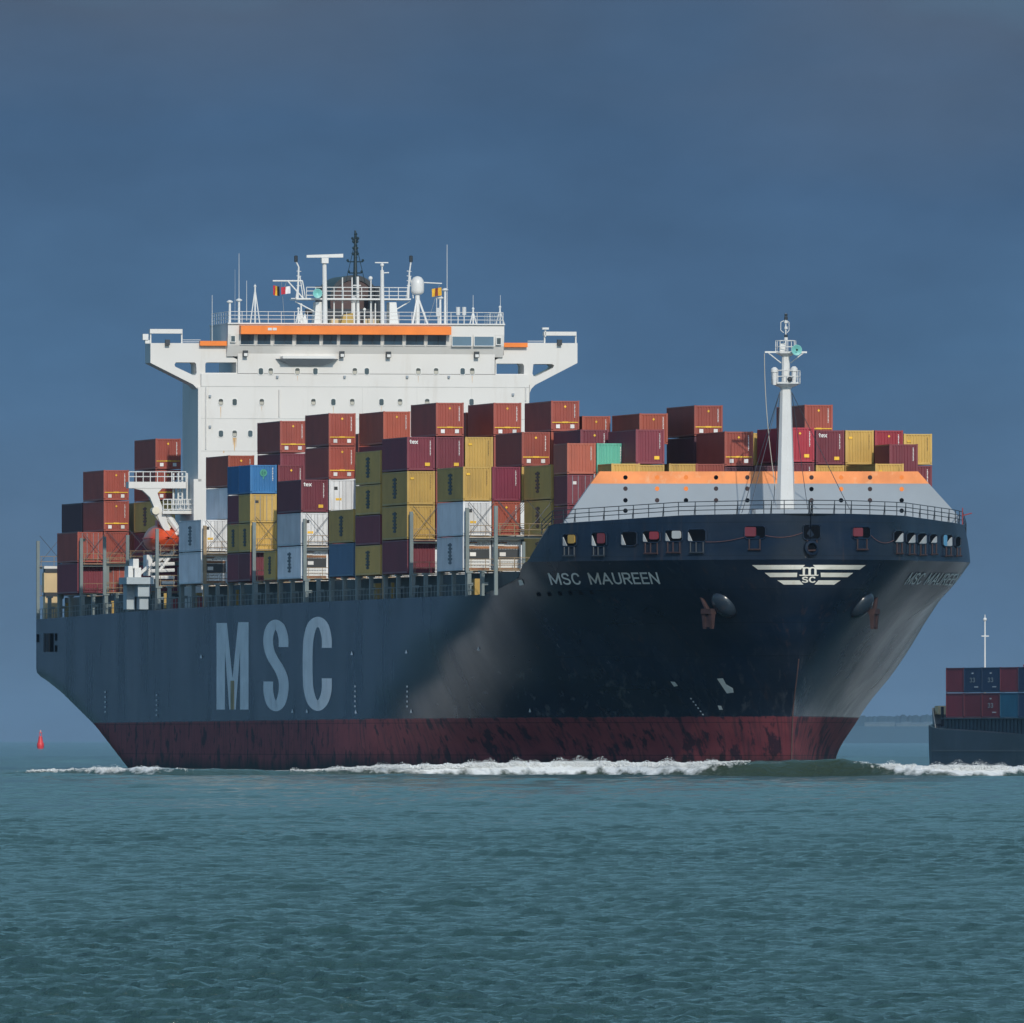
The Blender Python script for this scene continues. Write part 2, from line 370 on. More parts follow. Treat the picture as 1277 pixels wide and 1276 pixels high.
def stroke_text(body, w=.19, gap=.26, space=.55):
    """bold sans lettering as short quads; returns verts (x from 0 to 1, y from 0 to 1) and faces"""
    V = []; Fs = []; x = 0
    for ch in body:
        if ch == ' ': x += space; continue
        wd, lines, curves = STROKES[ch]
        for (a, b) in lines:
            dx, dy = b[0]-a[0], b[1]-a[1]; l = math.hypot(dx, dy); ux, uy = dx/l*w/2, dy/l*w/2
            k = len(V); A = (a[0]-ux+x, a[1]-uy); B = (b[0]+ux+x, b[1]+uy)
            n = 3
            for i in range(n+1):
                t = i/n; px, py = A[0]+(B[0]-A[0])*t, A[1]+(B[1]-A[1])*t
                V += [(px-uy, py+ux), (px+uy, py-ux)]
                if i: Fs.append((k+2*i-2, k+2*i, k+2*i+1, k+2*i-1))
        for c in curves:
            vs, fs = ribbon(c, w); k = len(V); V += [(p[0]+x, p[1]) for p in vs]; Fs += [tuple(i+k for i in f) for f in fs]
        x += wd+gap
    x0 = min(p[0] for p in V); x1 = max(p[0] for p in V); y0 = min(p[1] for p in V); y1 = max(p[1] for p in V)
    return [((p[0]-x0)/(x1-x0), (p[1]-y0)/(y1-y0)) for p in V], Fs

def pchip(xs, ys, x):
    xs = np.asarray(xs, float); ys = np.asarray(ys, float); x = np.clip(np.asarray(x, float), xs[0], xs[-1])
    h = np.diff(xs); d = np.diff(ys)/h
    m = np.zeros(len(xs))
    for i in range(1, len(xs)-1):
        if d[i-1]*d[i] > 0:
            w1 = 2*h[i]+h[i-1]; w2 = h[i]+2*h[i-1]; m[i] = (w1+w2)/(w1/d[i-1]+w2/d[i])
    m[0], m[-1] = d[0], d[-1]
    i = np.clip(np.searchsorted(xs, x, 'right')-1, 0, len(xs)-2)
    t = (x-xs[i])/h[i]
    return (2*t**3-3*t**2+1)*ys[i] + (t**3-2*t**2+t)*h[i]*m[i] + (-2*t**3+3*t**2)*ys[i+1] + (t**3-t**2)*h[i]*m[i+1]

# ------------------------------------------------------------------ sea
RX = np.array([-80,-52,-40,-37.5,-36.5,-30,-27.5,-25.5,-22,-18,-17,-15.5,-13,-5,0,7,13.5,16,21,25.5,27.6,30,40,55,90.])
RA = np.array([.25,.3,.35,.45,.55,.60,.62,.6,.50,.50,.58,.55,.72,.92,1.02,1.06,1.05,1.18,1.34,1.24,1.0,.82,.7,.6,.4])
RF = np.array([0,0,.0,.30,.5,.75,.7,.40,.10,.0,.30,.38,.50,.90,1,1,.80,.55,0,.20,.50,.95,1,1,.8])
RF[9]=0.0
def ridge_d(X): return 1438 + 5*np.sin(X*.13+1) + 3*np.sin(X*.31)
def make_water():
    rng = np.random.default_rng(3)
    d1 = [150.0]
    while d1[-1] < 700: d1.append(d1[-1]*1.00045)
    while d1[-1] < 1405: d1.append(d1[-1]*1.0008)
    while d1[-1] < 1465: d1.append(d1[-1]+0.25)
    while d1[-1] < 3200: d1.append(d1[-1]*1.0013)
    far = list(np.geomspace(3220, 70000, 90)); near = list(np.linspace(3, 149.8, 40))
    D = np.array(near + d1 + far)
    ang = np.concatenate([-np.geomspace(60, 2.3, 26), np.arange(-2.2, 2.2001, .0125), np.geomspace(2.3, 60, 26)])
    T = np.radians(ang)
    nd, na = len(D), len(T)
    X = D[:,None]*np.tan(T)[None,:]; Y = np.repeat(D[:,None], na, 1)
    sp = np.maximum(np.gradient(D)[:,None], D[:,None]*np.gradient(T)[None,:])
    Z = np.zeros_like(X)
    spl = np.maximum(np.gradient(D)[:,None]*.33, D[:,None]*np.gradient(T)[None,:])
    bands = [(0.13, 0.40, 60, .064, .62), (0.40, 1.1, 56, .045, .60), (1.1, 4.0, 34, .0125, .8), (5.0, 14.0, 24, .0085, .7)]
    for lo, hi, cnt, slope, spread in bands:
        for i in range(cnt):
            lam = lo*(hi/lo)**rng.random(); th = rad(80) + rng.normal(0, spread*.75)
            k = 2*math.pi/lam; amp = slope/k*rng.uniform(.6, 1.4)
            fade = np.clip((lam/spl-2.0)/2.0, 0, 1)
            if not fade.any(): continue
            rws = np.where(fade.max(1) > 0)[0]; r0, r1 = rws[0], rws[-1]+1
            ph = k*(X[r0:r1]*math.cos(th)+Y[r0:r1]*math.sin(th)) + rng.uniform(0, 6.28)
            Z[r0:r1] += amp*fade[r0:r1]*((np.sin(ph) + 0.25*np.cos(2*ph)) if lo > 1 else (1.15-1.8*np.abs(np.sin(ph*.5))))
    gust = .85 + .20*np.sin(X/9+Y/61+1.2*np.sin(X/17-Y/150)) + .16*np.sin(-X/5+Y/38+2*np.sin(Y/90)) + .10*np.sin(X/3.1+Y/23)
    Z *= np.clip(gust, .35, 1.5)
    for i in range(22):
        lam = 12*(60/12)**rng.random(); th = rad(75)+rng.normal(0, .5); k = 2*math.pi/lam
        fade = np.clip((lam/sp-2.5)/2.5, 0, 1)
        Z += 0.006*lam**0.45*rng.uniform(.5,1.2)*fade*np.sin(k*(X*math.cos(th)+Y*math.sin(th))+rng.uniform(0,6.28))
    # bow wave ridge
    A = np.interp(X, RX, RA); FO = np.interp(X, RX, RF)
    u = Y - ridge_d(X)
    wob = np.sin(X*2.1+.7*np.sin(X*.9))*.5+np.sin(X*4.7+1.3)*.3+np.sin(X*.83)*.6
    Az = A*(1+.05*wob) + FO*.06*np.sin(X*7.3+2*np.sin(X*3.1)) + FO*.05*np.sin(X*12.1+u*2)
    prof = np.where(u < 0, np.exp(-(u/1.8)**2), np.exp(-(u/9)**2))
    Z += Az*prof - .42*A*np.exp(-((u+5)/3.0)**2)
    rag = .5*np.sin(X*1.9+1.3*np.sin(X*.7))+.3*np.sin(X*4.3)+.3*np.sin(X*.53+2)
    foam = FO*np.where(u < 0, np.clip(1.15-np.abs(u)/(3.0+.9*rag), 0, 1), np.clip(1.2-np.abs(u)/9.0, 0, 1))
    lace = np.exp(-((u-34)/14)**2)*.55 + np.exp(-((u-75)/25)**2)*.32
    foam = np.maximum(foam, lace*np.where(X > 24, 1, .55))
    # broken water alongside the hull, out of view, shaped for its sheen on the plating
    dx, dy = X - X0, Y - Z0
    sl, yl = dx*ST - dy*CT, dx*CT + dy*ST
    hw = 20*np.sin(np.pi/2*np.clip((-sl-8.3)/103, 0, 1))
    out = np.abs(yl) - hw
    star = np.clip((-sl-26)/60, 0, 1)*np.clip((150+sl)/40, 0, 1)*np.clip(out/6+.2, 0, 1)*np.clip((40-out)/20, 0, 1)
    arm = np.clip((-sl-14)/14, 0, 1)*np.clip((80+sl)/25, 0, 1)*np.clip((out-14)/7, 0, 1)*np.clip((46-out)/14, 0, 1)*.8
    port = np.clip((-sl-30)/25, 0, 1)*np.clip((230+sl)/60, 0, 1)*np.clip((out-2)/7, 0, 1)*np.clip((75-out)/25, 0, 1)*.80
    side = np.where(yl < 0, np.maximum(star*.92, arm), port)*(sl < 0)*(sl > -260)
    foam = np.maximum(foam, .80*side)
    V = np.stack([X.ravel(), Y.ravel(), Z.ravel()], 1)
    idx = np.arange(nd*na).reshape(nd, na)
    Q = np.stack([idx[:-1,:-1], idx[:-1,1:], idx[1:,1:], idx[1:,:-1]], -1).reshape(-1, 4)
    me = bpy.data.meshes.new('water')
    me.vertices.add(len(V)); me.vertices.foreach_set('co', V.astype(np.float32).ravel())
    me.loops.add(Q.size); me.loops.foreach_set('vertex_index', Q.astype(np.int32).ravel())
    me.polygons.add(len(Q)); me.polygons.foreach_set('loop_start', np.arange(0, Q.size, 4, dtype=np.int32))
    me.update(calc_edges=True); me.validate()
    me.polygons.foreach_set('use_smooth', np.ones(len(Q), bool))
    at = me.attributes.new('foam', 'FLOAT', 'POINT'); at.data.foreach_set('value', foam.ravel().astype(np.float32))
    silt = np.clip(A*1.1, 0, 1)*np.clip(1.3-np.abs(u+1)/7, 0, 1)
    at = me.attributes.new('silt', 'FLOAT', 'POINT'); at.data.foreach_set('value', silt.ravel().astype(np.float32))
    m = bpy.data.materials.new('sea_water'); m.use_nodes = True; t = m.node_tree; L = t.links.new
    b = t.nodes['Principled BSDF']
    b.inputs['IOR'].default_value = 1.333
    co = N(t, 'ShaderNodeTexCoord')
    fa = N(t, 'ShaderNodeAttribute', attribute_name='foam')
    n1 = N(t, 'ShaderNodeTexNoise'); n1.inputs['Scale'].default_value = 1.1; n1.inputs['Detail'].default_value = 7; n1.inputs['Roughness'].default_value = 0.62
    mp = N(t, 'ShaderNodeMapping'); mp.inputs['Scale'].default_value = (1, .55, 1.2); L(co.outputs['Object'], mp.inputs[0]); L(mp.outputs[0], n1.inputs['Vector'])
    a1 = N(t, 'ShaderNodeMath', operation='ADD'); L(fa.outputs['Fac'], a1.inputs[0]); L(n1.outputs['Fac'], a1.inputs[1])
    fr = N(t, 'ShaderNodeMapRange'); fr.inputs[1].default_value = 0.95; fr.inputs[2].default_value = 1.22; L(a1.outputs[0], fr.inputs[0])
    # green-grey silt patches
    n2 = N(t, 'ShaderNodeTexNoise'); n2.inputs['Scale'].default_value = 0.02; n2.inputs['Detail'].default_value = 4
    L(co.outputs['Object'], n2.inputs['Vector'])
    wc = N(t, 'ShaderNodeMix', data_type='RGBA'); L(n2.outputs['Fac'], wc.inputs[0])
    wc.inputs[6].default_value = (0.024, 0.060, 0.060, 1); wc.inputs[7].default_value = (0.030, 0.072, 0.072, 1)
    si = N(t, 'ShaderNodeAttribute', attribute_name='silt'); wc2 = N(t, 'ShaderNodeMix', data_type='RGBA'); L(si.outputs['Fac'], wc2.inputs[0]); L(wc.outputs[2], wc2.inputs[6]); wc2.inputs[7].default_value = (0.026, 0.040, 0.022, 1)
    cm = N(t, 'ShaderNodeMix', data_type='RGBA'); L(fr.outputs[0], cm.inputs[0]); L(wc2.outputs[2], cm.inputs[6]); cm.inputs[7].default_value = (0.75, 0.77, 0.755, 1)
    L(cm.outputs[2], b.inputs['Base Color'])
    rr = N(t, 'ShaderNodeMapRange'); rr.inputs[3].default_value = 0.09; rr.inputs[4].default_value = 0.8; L(fr.outputs[0], rr.inputs[0]); L(rr.outputs[0], b.inputs['Roughness'])
    n3 = N(t, 'ShaderNodeTexNoise'); n3.inputs['Scale'].default_value = 2.2; n3.inputs['Detail'].default_value = 8; n3.inputs['Roughness'].default_value = 0.6
    mp3 = N(t, 'ShaderNodeMapping'); mp3.inputs['Scale'].default_value = (0.75, 1.0, 1); L(co.outputs['Object'], mp3.inputs[0]); L(mp3.outputs[0], n3.inputs['Vector'])
    bp = N(t, 'ShaderNodeBump'); bp.inputs['Strength'].default_value = 0.85; bp.inputs['Distance'].default_value = 0.32
    L(n3.outputs['Fac'], bp.inputs['Height']); L(bp.outputs[0], b.inputs['Normal'])
    me.materials.append(m)
    o = bpy.data.objects.new('water', me); COL.objects.link(o); tag(o, kind='structure')
make_water()

# ------------------------------------------------------------------ the ship's hull
ship = link('container_ship', None, None, (X0, Z0, 0), (0, 0, SHIP_ROT))
tag(ship, 'huge navy and red container ship with white bridge tower and stacked boxes', 'ship')
HB, LOA = 20.0, 278.2
LEV = [-3.0, 0.9, 4.7, 8.4, 12.5, 15.7, 17.7]
STEM = [8.3, 8.3, 7.9, 5.9, 3.6, 1.3, 0.6]
DAFT = np.concatenate([np.linspace(0, 2, 9)**1.0, np.linspace(2.5, 12, 20), np.linspace(13, 60, 48), np.linspace(62, 125, 32)])
def sin_level(goal, p, a0):
    lo, hi = 20., 160.
    d = np.linspace(0, 160, 1600)
    for _ in range(50):
        Le = .5*(lo+hi); u = np.clip(d/Le, 0, 1)
        v = (14.85*HB*np.sin(np.pi/2*u**p) - 3.02*(d+a0)).max()
        if v > goal: lo = Le
        else: hi = Le
    u = np.clip(DAFT/Le, 0, 1); return HB*np.sin(np.pi/2*u**p)
KN = ([0,.3,.9,2.2,5.2,7.3,9.7,12,15.3,18.6,26,33,40,125], [0,2.6,3.9,5.5,8.4,9.9,11.3,12.7,14.6,16.5,19.0,19.8,20,20])
L157 = ([0,.8,2,5.3,11,17,22.9,30,40,50,125], [0,2.4,3.9,6.9,10.3,13.8,16.9,18.3,19.6,20,20])
L125 = ([0,1,3,8,15,22,30,36,45,60,125], [0,1.7,3.6,6.6,10.2,13.2,16.1,17.7,19.2,20,20])
L084 = ([0,1.5,5,12,22,35,45,60,80,125], [0,1.0,2.9,6.3,10.7,15.2,17.2,19.1,20,20])
L047 = ([0,5,12,25,40,52,65,90,125], [0,2.0,4.6,9.2,13.6,16.3,18.3,20,20])
LEVY = np.array([sin_level(29, 1.0, 8.3), sin_level(31, 1.0, 8.3)] + [pchip(*L_, DAFT) for L_ in (L047, L084, L125, L157, KN)])
def run_in(z, a):
    R0 = np.interp(z, [-3, 0, 4.2, 7.4, 8.7, 9.6], [68, 60, 40, 20, 10, 0.0])
    d = np.clip(a-(LOA-R0), 0, None)
    return .0088*d*d
def sheer(a):   # upper edge of the navy plating
    return float(np.interp(a, [0, 8, 23, 26.5, 31, 38, 44, 200, 215, LOA], [21.5, 21.4, 20.8, 17.85, 16.4, 15.5, 15.1, 15.0, 14.9, 14.5]))
NA = 170
AA = np.concatenate([DAFT[:-1], np.linspace(125, LOA-8.3, 70)])
def stem_at(z): return float(pchip(LEV, STEM, z))
YD = {}
def half(z, d):
    """half-breadth d metres aft of the stem at height z"""
    z = min(z, 17.7)
    col = [np.interp(d, DAFT, LEVY[i]) for i in range(len(LEV))]
    y = float(pchip(LEV, col, z))
    return max(0.0, y - float(run_in(z, d + stem_at(z))))
ZR = np.concatenate([np.linspace(-3, 4, 12), np.linspace(4.6, 17.7, 34)])
colz = np.array([[pchip(LEV, LEVY[:, i], ZR)] for i in range(len(DAFT))])[:, 0, :]   # per DAFT station
def build_hull():
    stem = pchip(LEV, STEM, ZR)
    bm = bmesh.new(); grid = []
    for k, z in enumerate(ZR):
        row = []
        for d in AA:
            span = (LOA - stem[k])/(LOA - 8.3)
            dd = d if d <= 125 else 125 + (d-125)*((LOA-stem[k]-125)/(LOA-8.3-125))
            a = dd + stem[k]
            zz = min(z, sheer(a) if a > 24 else 17.7)
            i0 = int(np.clip(np.searchsorted(DAFT, dd)-1, 0, len(DAFT)-2)); tt = (dd-DAFT[i0])/(DAFT[i0+1]-DAFT[i0])
            y = np.interp(zz, ZR, colz[i0])*(1-tt)+np.interp(zz, ZR, colz[min(i0+1, len(DAFT)-1)])*tt; y = max(0.0, y - float(run_in(zz, a)))
            row.append((-a, y, zz))
        grid.append(row)
    vs = {}
    for side in (-1, 1):
        for k in range(len(ZR)):
            for i in range(len(AA)):
                x, y, z = grid[k][i]
                if i == 0 and side == 1: vs[(1, k, 0)] = vs[(-1, k, 0)]; continue
                vs[(side, k, i)] = bm.verts.new((x, side*y, z))
        for k in range(len(ZR)-1):
            for i in range(len(AA)-1):
                q = [vs[(side,k,i)], vs[(side,k,i+1)], vs[(side,k+1,i+1)], vs[(side,k+1,i)]]
                if abs(q[0].co.z-q[3].co.z) < 1e-4 and abs(q[1].co.z-q[2].co.z) < 1e-4: continue
                try: bm.faces.new(q if side == 1 else q[::-1])
                except ValueError: pass
    for k in range(len(ZR)-1):   # transom
        q = [vs[(-1,k,len(AA)-1)], vs[(1,k,len(AA)-1)], vs[(1,k+1,len(AA)-1)], vs[(-1,k+1,len(AA)-1)]]
        if (q[0].co-q[3].co).length > 1e-4 or (q[1].co - q[2].co).length > 1e-4:
            try: bm.faces.new(q)
            except ValueError: pass
    bmesh.ops.remove_doubles(bm, verts=bm.verts, dist=1e-4)
    bmesh.ops.recalc_face_normals(bm, faces=bm.faces)
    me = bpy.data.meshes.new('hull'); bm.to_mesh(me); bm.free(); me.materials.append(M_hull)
    me.polygons.foreach_set('use_smooth', [True]*len(me.polygons)); me.set_sharp_from_angle(angle=rad(30))
    return link('hull', me, ship)
hull = build_hull()
ABUL = np.concatenate([np.linspace(0, .5, 6), np.linspace(.7, 27, 60)])
def bul_pt(a, z, side=-1):
    """bulwark plating: upright, leaning in a touch"""
    y = float(pchip(*KN, max(a-.6, 0))); t = (z-17.7)/3.8
    return Vector((-(a), side*max(0, y-.25*t*(y > .5)), z))
def build_bulwark():
    m = MB()
    A = [0.6 + x for x in ABUL if x < 26.0]
    for side in (-1, 1):
        rows = []
        for a in A:
            top = sheer(a - .6*max(0, 1-a/10))
            rows.append([bul_pt(a - .6*t, 17.7+(top-17.7)*t, side) for t in (0, .33, .66, 1)])
        vs = [p for r in rows for p in r]
        m.add(vs, [(4*i+j, 4*i+4+j, 4*i+5+j, 4*i+1+j) for i in range(len(A)-1) for j in range(3)])
    bm = bmesh.new()
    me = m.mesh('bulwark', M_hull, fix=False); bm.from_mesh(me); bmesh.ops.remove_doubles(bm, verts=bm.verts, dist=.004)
    bmesh.ops.recalc_face_normals(bm, faces=bm.faces)
    # normals outwards
    f = max(bm.faces, key=lambda f: f.calc_center_median().x)
    if f.normal.x < 0: bmesh.ops.reverse_faces(bm, faces=bm.faces)
    bm.to_mesh(me); bm.free(); me.polygons.foreach_set('use_smooth', [True]*len(me.polygons)); me.set_sharp_from_angle(angle=rad(40))
    return link('bulwark', me, ship)
bulwark = build_bulwark()
def deck_strip(name, A, zf, inset, material):
    m = MB(); vs = []
    for a in A:
        y = max(0.05, (float(pchip(*KN, max(a-.6,0)))) - inset); z = zf(a)
        vs += [(-a, -y, z), (-a, y, z)]
    m.add(vs, [(2*i, 2*i+1, 2*i+3, 2*i+2) for i in range(len(A)-1)])
    return m.build(name, material, ship)
deck_strip('forecastle_deck', [0.2+.0*x+x for x in np.linspace(0, 25.5, 40)], lambda a: sheer(a)-.06, .32, M_grey)
deck_strip('main_deck', list(np.linspace(46, LOA-.1, 60)), lambda a: min(15.0, sheer(a)-.05), .08, M_deck)

# BVH of hull + bulwark in world space, to lay paint and fittings on the plating
def bvh_of(objs):
    vs = []; fs = []
    R = Matrix.Translation((X0, Z0, 0)) @ Matrix.Rotation(SHIP_ROT, 4, 'Z')
    for o in objs:
        k = len(vs); vs += [R @ v.co for v in o.data.vertices]; fs += [tuple(i+k for i in p.vertices) for p in o.data.polygons]
    return BVHTree.FromPolygons(vs, fs), R.inverted()
BVH, RINV = bvh_of([hull, bulwark])
def on_hull(px, py, off=.04):
    d = Vector(((px-638.5)/F, 1, (924-py)/F)).normalized()
    h = BVH.ray_cast(Vector((0, 0, EYE)), d)
    if h[0] is None: return None, None
    n = h[1] if h[1].dot(d) < 0 else -h[1]
    return RINV @ (h[0] + n*off), (RINV.to_3x3() @ n)
def hull_paint(name, verts, faces, material, parent, mirror=False, off=.05):
    pts = [on_hull(x, y, off)[0] for x, y in verts]
    fs = [f for f in faces if all(pts[i] is not None for i in f)]
    pts = [p if p is not None else Vector((0,0,0)) for p in pts]
    if mirror: pts = [Vector((p.x, -p.y, p.z)) for p in pts]
    m = MB(); m.add(pts, fs); o = m.build(name, material, parent)
    return o

# big letters on the side plating
def side_letters():
    V = []; Fa = []
    def put(vs, fs):
        k = len(V); V.extend(vs); Fa.extend([tuple(i+k for i in f) for f in fs])
    out = []
    Mv = [(270,777),(282,777),(290,852),(298.5,776),(310,776),(310,885),(300.7,885),(300.7,806),(293.2,885),(286.8,885),(279.2,806),(279.2,885),(270,885)]
    mfaces = [(0,1,10+0,11,12)]  # replaced below
    quads = [([(270,777),(280.6,777),(280.6,885),(270,885)], 0), ([(299.4,776),(310,776),(310,885),(299.4,885)], 0),
             ([(280.6,777),(283,777),(290,846),(294,885),(286,885),(280.6,812)], 0), ([(297,776),(299.4,776),(299.4,812),(294,885),(290,846)], 0)]
    letters = [[(q, [tuple(range(len(q)))]) for q, _ in quads]]
    letters.append([ribbon([(353.6,807),(353.4,796),(350,784),(344,779),(338,783),(334.6,795),(335.5,809),(340,821),(348.5,835),(353.3,848),(353.5,862),(350,876),(344,881),(338,876),(334.8,863),(334.6,850)], 12.2)])
    letters.append([ribbon([(407.5,808),(407.2,795),(403.5,781),(396.5,775.5),(389,781),(384.8,797),(383.8,812),(383.6,828),(383.8,844),(384.8,859),(389,874.5),(396.5,880.5),(403.5,874),(407.2,861),(407.5,846)], 12.4)])
    for L in letters:
        m = MB()
        for vs, fs in L: m.add([(SY(x, y, -20.012)[0], -20.012, SY(x, y, -20.012)[1]) for x, y in vs], fs)
        m.build('company_letter', M_letter, hull)
side_letters()
m = MB(); s0, z0 = SY(287, 849, -20.09); s1, z1 = SY(291, 885, -20.09); m.box(s0, s1, -20.06, -20.02, z1, z0)
m.build('tug_mark', mat('tug_mark_paint', (0.42, 0.30, 0.14), .6, var=.3, rust=.6), hull)

# ship's name on both bows, emblem on the stem
def ship_name():
    V, Fc = stroke_text('MSC  MAUREEN', .17, .30, .36)
    for mir in (False, True):
        P = []
        for u, v in V:
            if mir: u = 1-u
            px = 683 + (820-683)*u; py = 729.5 - 15.5*v - 1.2*u + (2.2 - 4.4*v)*0
            P.append((px + (1-v)*4.5*(1), py))
        hull_paint('ship_name', P, Fc, M_name, hull, mirror=mir)
ship_name()
def emblem():
    o = lambda x, y: (930 + x/7.98, 690 + y/7.98)
    L = [[(65,115),(590,115),(548,160),(125,160)], [(190,192),(512,192),(510,235),(245,235)], [(315,267),(535,267),(575,310),(380,310)]]
    c = 628
    m_v = []; m_f = []
    for P in L:
        for mir in (0, 1):
            Q = [((2*c-x) if mir else x, y) for x, y in P]
            vs, fs = poly_2d(Q, 6, 2); k = len(m_v); m_v += [o(*p) for p in vs]; m_f += [tuple(i+k for i in f) for f in fs]
    for body, x0, x1, y0, y1, b in (('m', 553, 703, 216, 136, .035), ('sc', 558, 694, 292, 230, .05)):
        V, Fc = stroke_text(body, .20 if body == 'm' else .22, .24); k = len(m_v)
        m_v += [o(x0+(x1-x0)*u, y0+(y1-y0)*v) for u, v in V]; m_f += [tuple(i+k for i in f) for f in Fc]
    # foot of the m
    vs, fs = poly_2d([(530,212),(726,212),(716,223),(540,223)], 4, 1); k = len(m_v); m_v += [o(*p) for p in vs]; m_f += [tuple(i+k for i in f) for f in fs]
    hull_paint('emblem', m_v, m_f, M_mark, hull)
emblem()
def marks():
    for P in ([(894.5,846),(902,845.5),(906,853),(914.5,858),(915.5,863.5),(907,864.5)], [(836.5,849.5),(842,850),(846,855),(841,856)], [(895.5,879.5),(900,880),(902,885),(897.5,885)],
              [(647,723),(651.5,722.5),(654,729),(648.5,730)]):
        vs, fs = poly_2d(P, 1, 1); hull_paint('bow_mark', vs, fs, M_mark, hull)
    def quad(nm, pts, mm): hull_paint(nm, pts, [tuple(range(len(pts)))], mm, hull)
    for i in range(0, 9, 2):
        for x, y0 in ((442.5, 855), (507.5, 855), (131, 862), (195, 866)):
            y = y0 + i*3.1; quad('draft_mark', [(x,y),(x+1.7,y),(x+1.7,y+2.2),(x,y+2.2)], M_letter)
    for i in range(6):
        x, y = 861+i*3, 870+i*4; quad('draft_mark', [(x,y),(x+1.8,y),(x+2.4,y+1.8),(x+.6,y+1.8)], M_letter)
    for x, y in ((438,812),(506,810),(596,806),(250,816),(443,885),(512,884),(660,883),(382,884),(364,884)):
        quad('tug_point', [(x,y+4),(x+1.2,y),(x+2.6,y+4),(x+2.4,y+5),(x+.2,y+5)], M_letter)
    for i in range(6):
        x = 669+i*13.2; y = 741.5-i*.5; quad('scupper', [(x,y-2.6),(x+3.4,y-2.6),(x+6.4,y+1.8),(x+1.6,y+1.8)], M_black)
    for x0, y0, x1, y1 in ((55.5,790,66.5,813),(69,790,71,799),(69,805,71,813),(46,791,48.5,801)):
        hull_paint('mooring_port', [(x0,y0),(x1,y0),(x1,y1),(x0,y1)], [(0,1,2,3)], M_black, hull)
    m = MB()
    for x in (58.5, 62.5):
        a, b = on_hull(x, 790, .1)[0], on_hull(x, 813, .1)[0]; m.tube(a, b, .25)
    m.build('mooring_post', M_dark, hull)
marks()

# mooring openings in the bulwark
def frame_at(px, py):
    p, n = on_hull(px, py, 0); u = Vector((-n.y, n.x, 0)).normalized(); v = Vector((0,0,1)); return p, n, u, v
def slab(m, px0, px1, py0, py1, o0, o1, cut=0):
    """a plate standing off the plating between o0 and o1, with cut corners"""
    P = []
    c = cut
    ring = [(px0+c,py0),(px1-c,py0),(px1,py0+c),(px1,py1-c),(px1-c,py1),(px0+c,py1),(px0,py1-c),(px0,py0+c)] if c else [(px0,py0),(px1,py0),(px1,py1),(px0,py1)]
    n = len(ring)
    A = [on_hull(x, y, o0)[0] for x, y in ring]; B = [on_hull(x, y, o1)[0] for x, y in ring]
    if any(p is None for p in A+B): return
    m.add(A+B, [tuple(range(n-1,-1,-1)), tuple(range(n,2*n))] + [(i,(i+1)%n,n+(i+1)%n,n+i) for i in range(n)])
OPEN = [(702,720,666,682,'yellow',.5,.25),(738,757,664,682,'wine',.45,.0),(775,795,663,681,'dark',.45,0),(802,824,662,677,'red',.3,.3),(830,852,661,676,'white',.3,.3),(858,881,660,676,'dark',.4,0),
        (929,955,656,672,'wine',0,0),(1001.5,1023,654.5,673,'dark',0,0),(1062,1085,657,672,'wine2',0,0),
        (1113.5,1126,662,677,'tri',0,0),(1129.5,1141,664,678,'tri',0,0),(1143,1155,665,679,'tri',0,0),(1158,1168,666,678,'tri',0,0),(1175,1187,667,682,'blue',0,0),(1190,1197,669,683,'none',0,0)]
M_gus = mat('gusset_paint', (.42,.44,.44), .5, var=.2, rust=.4); M_wine2 = mat('winch_maroon', (0.16, 0.03, 0.04), .5); M_blue = mat('winch_blue', (0.10, 0.30, 0.48), .5)
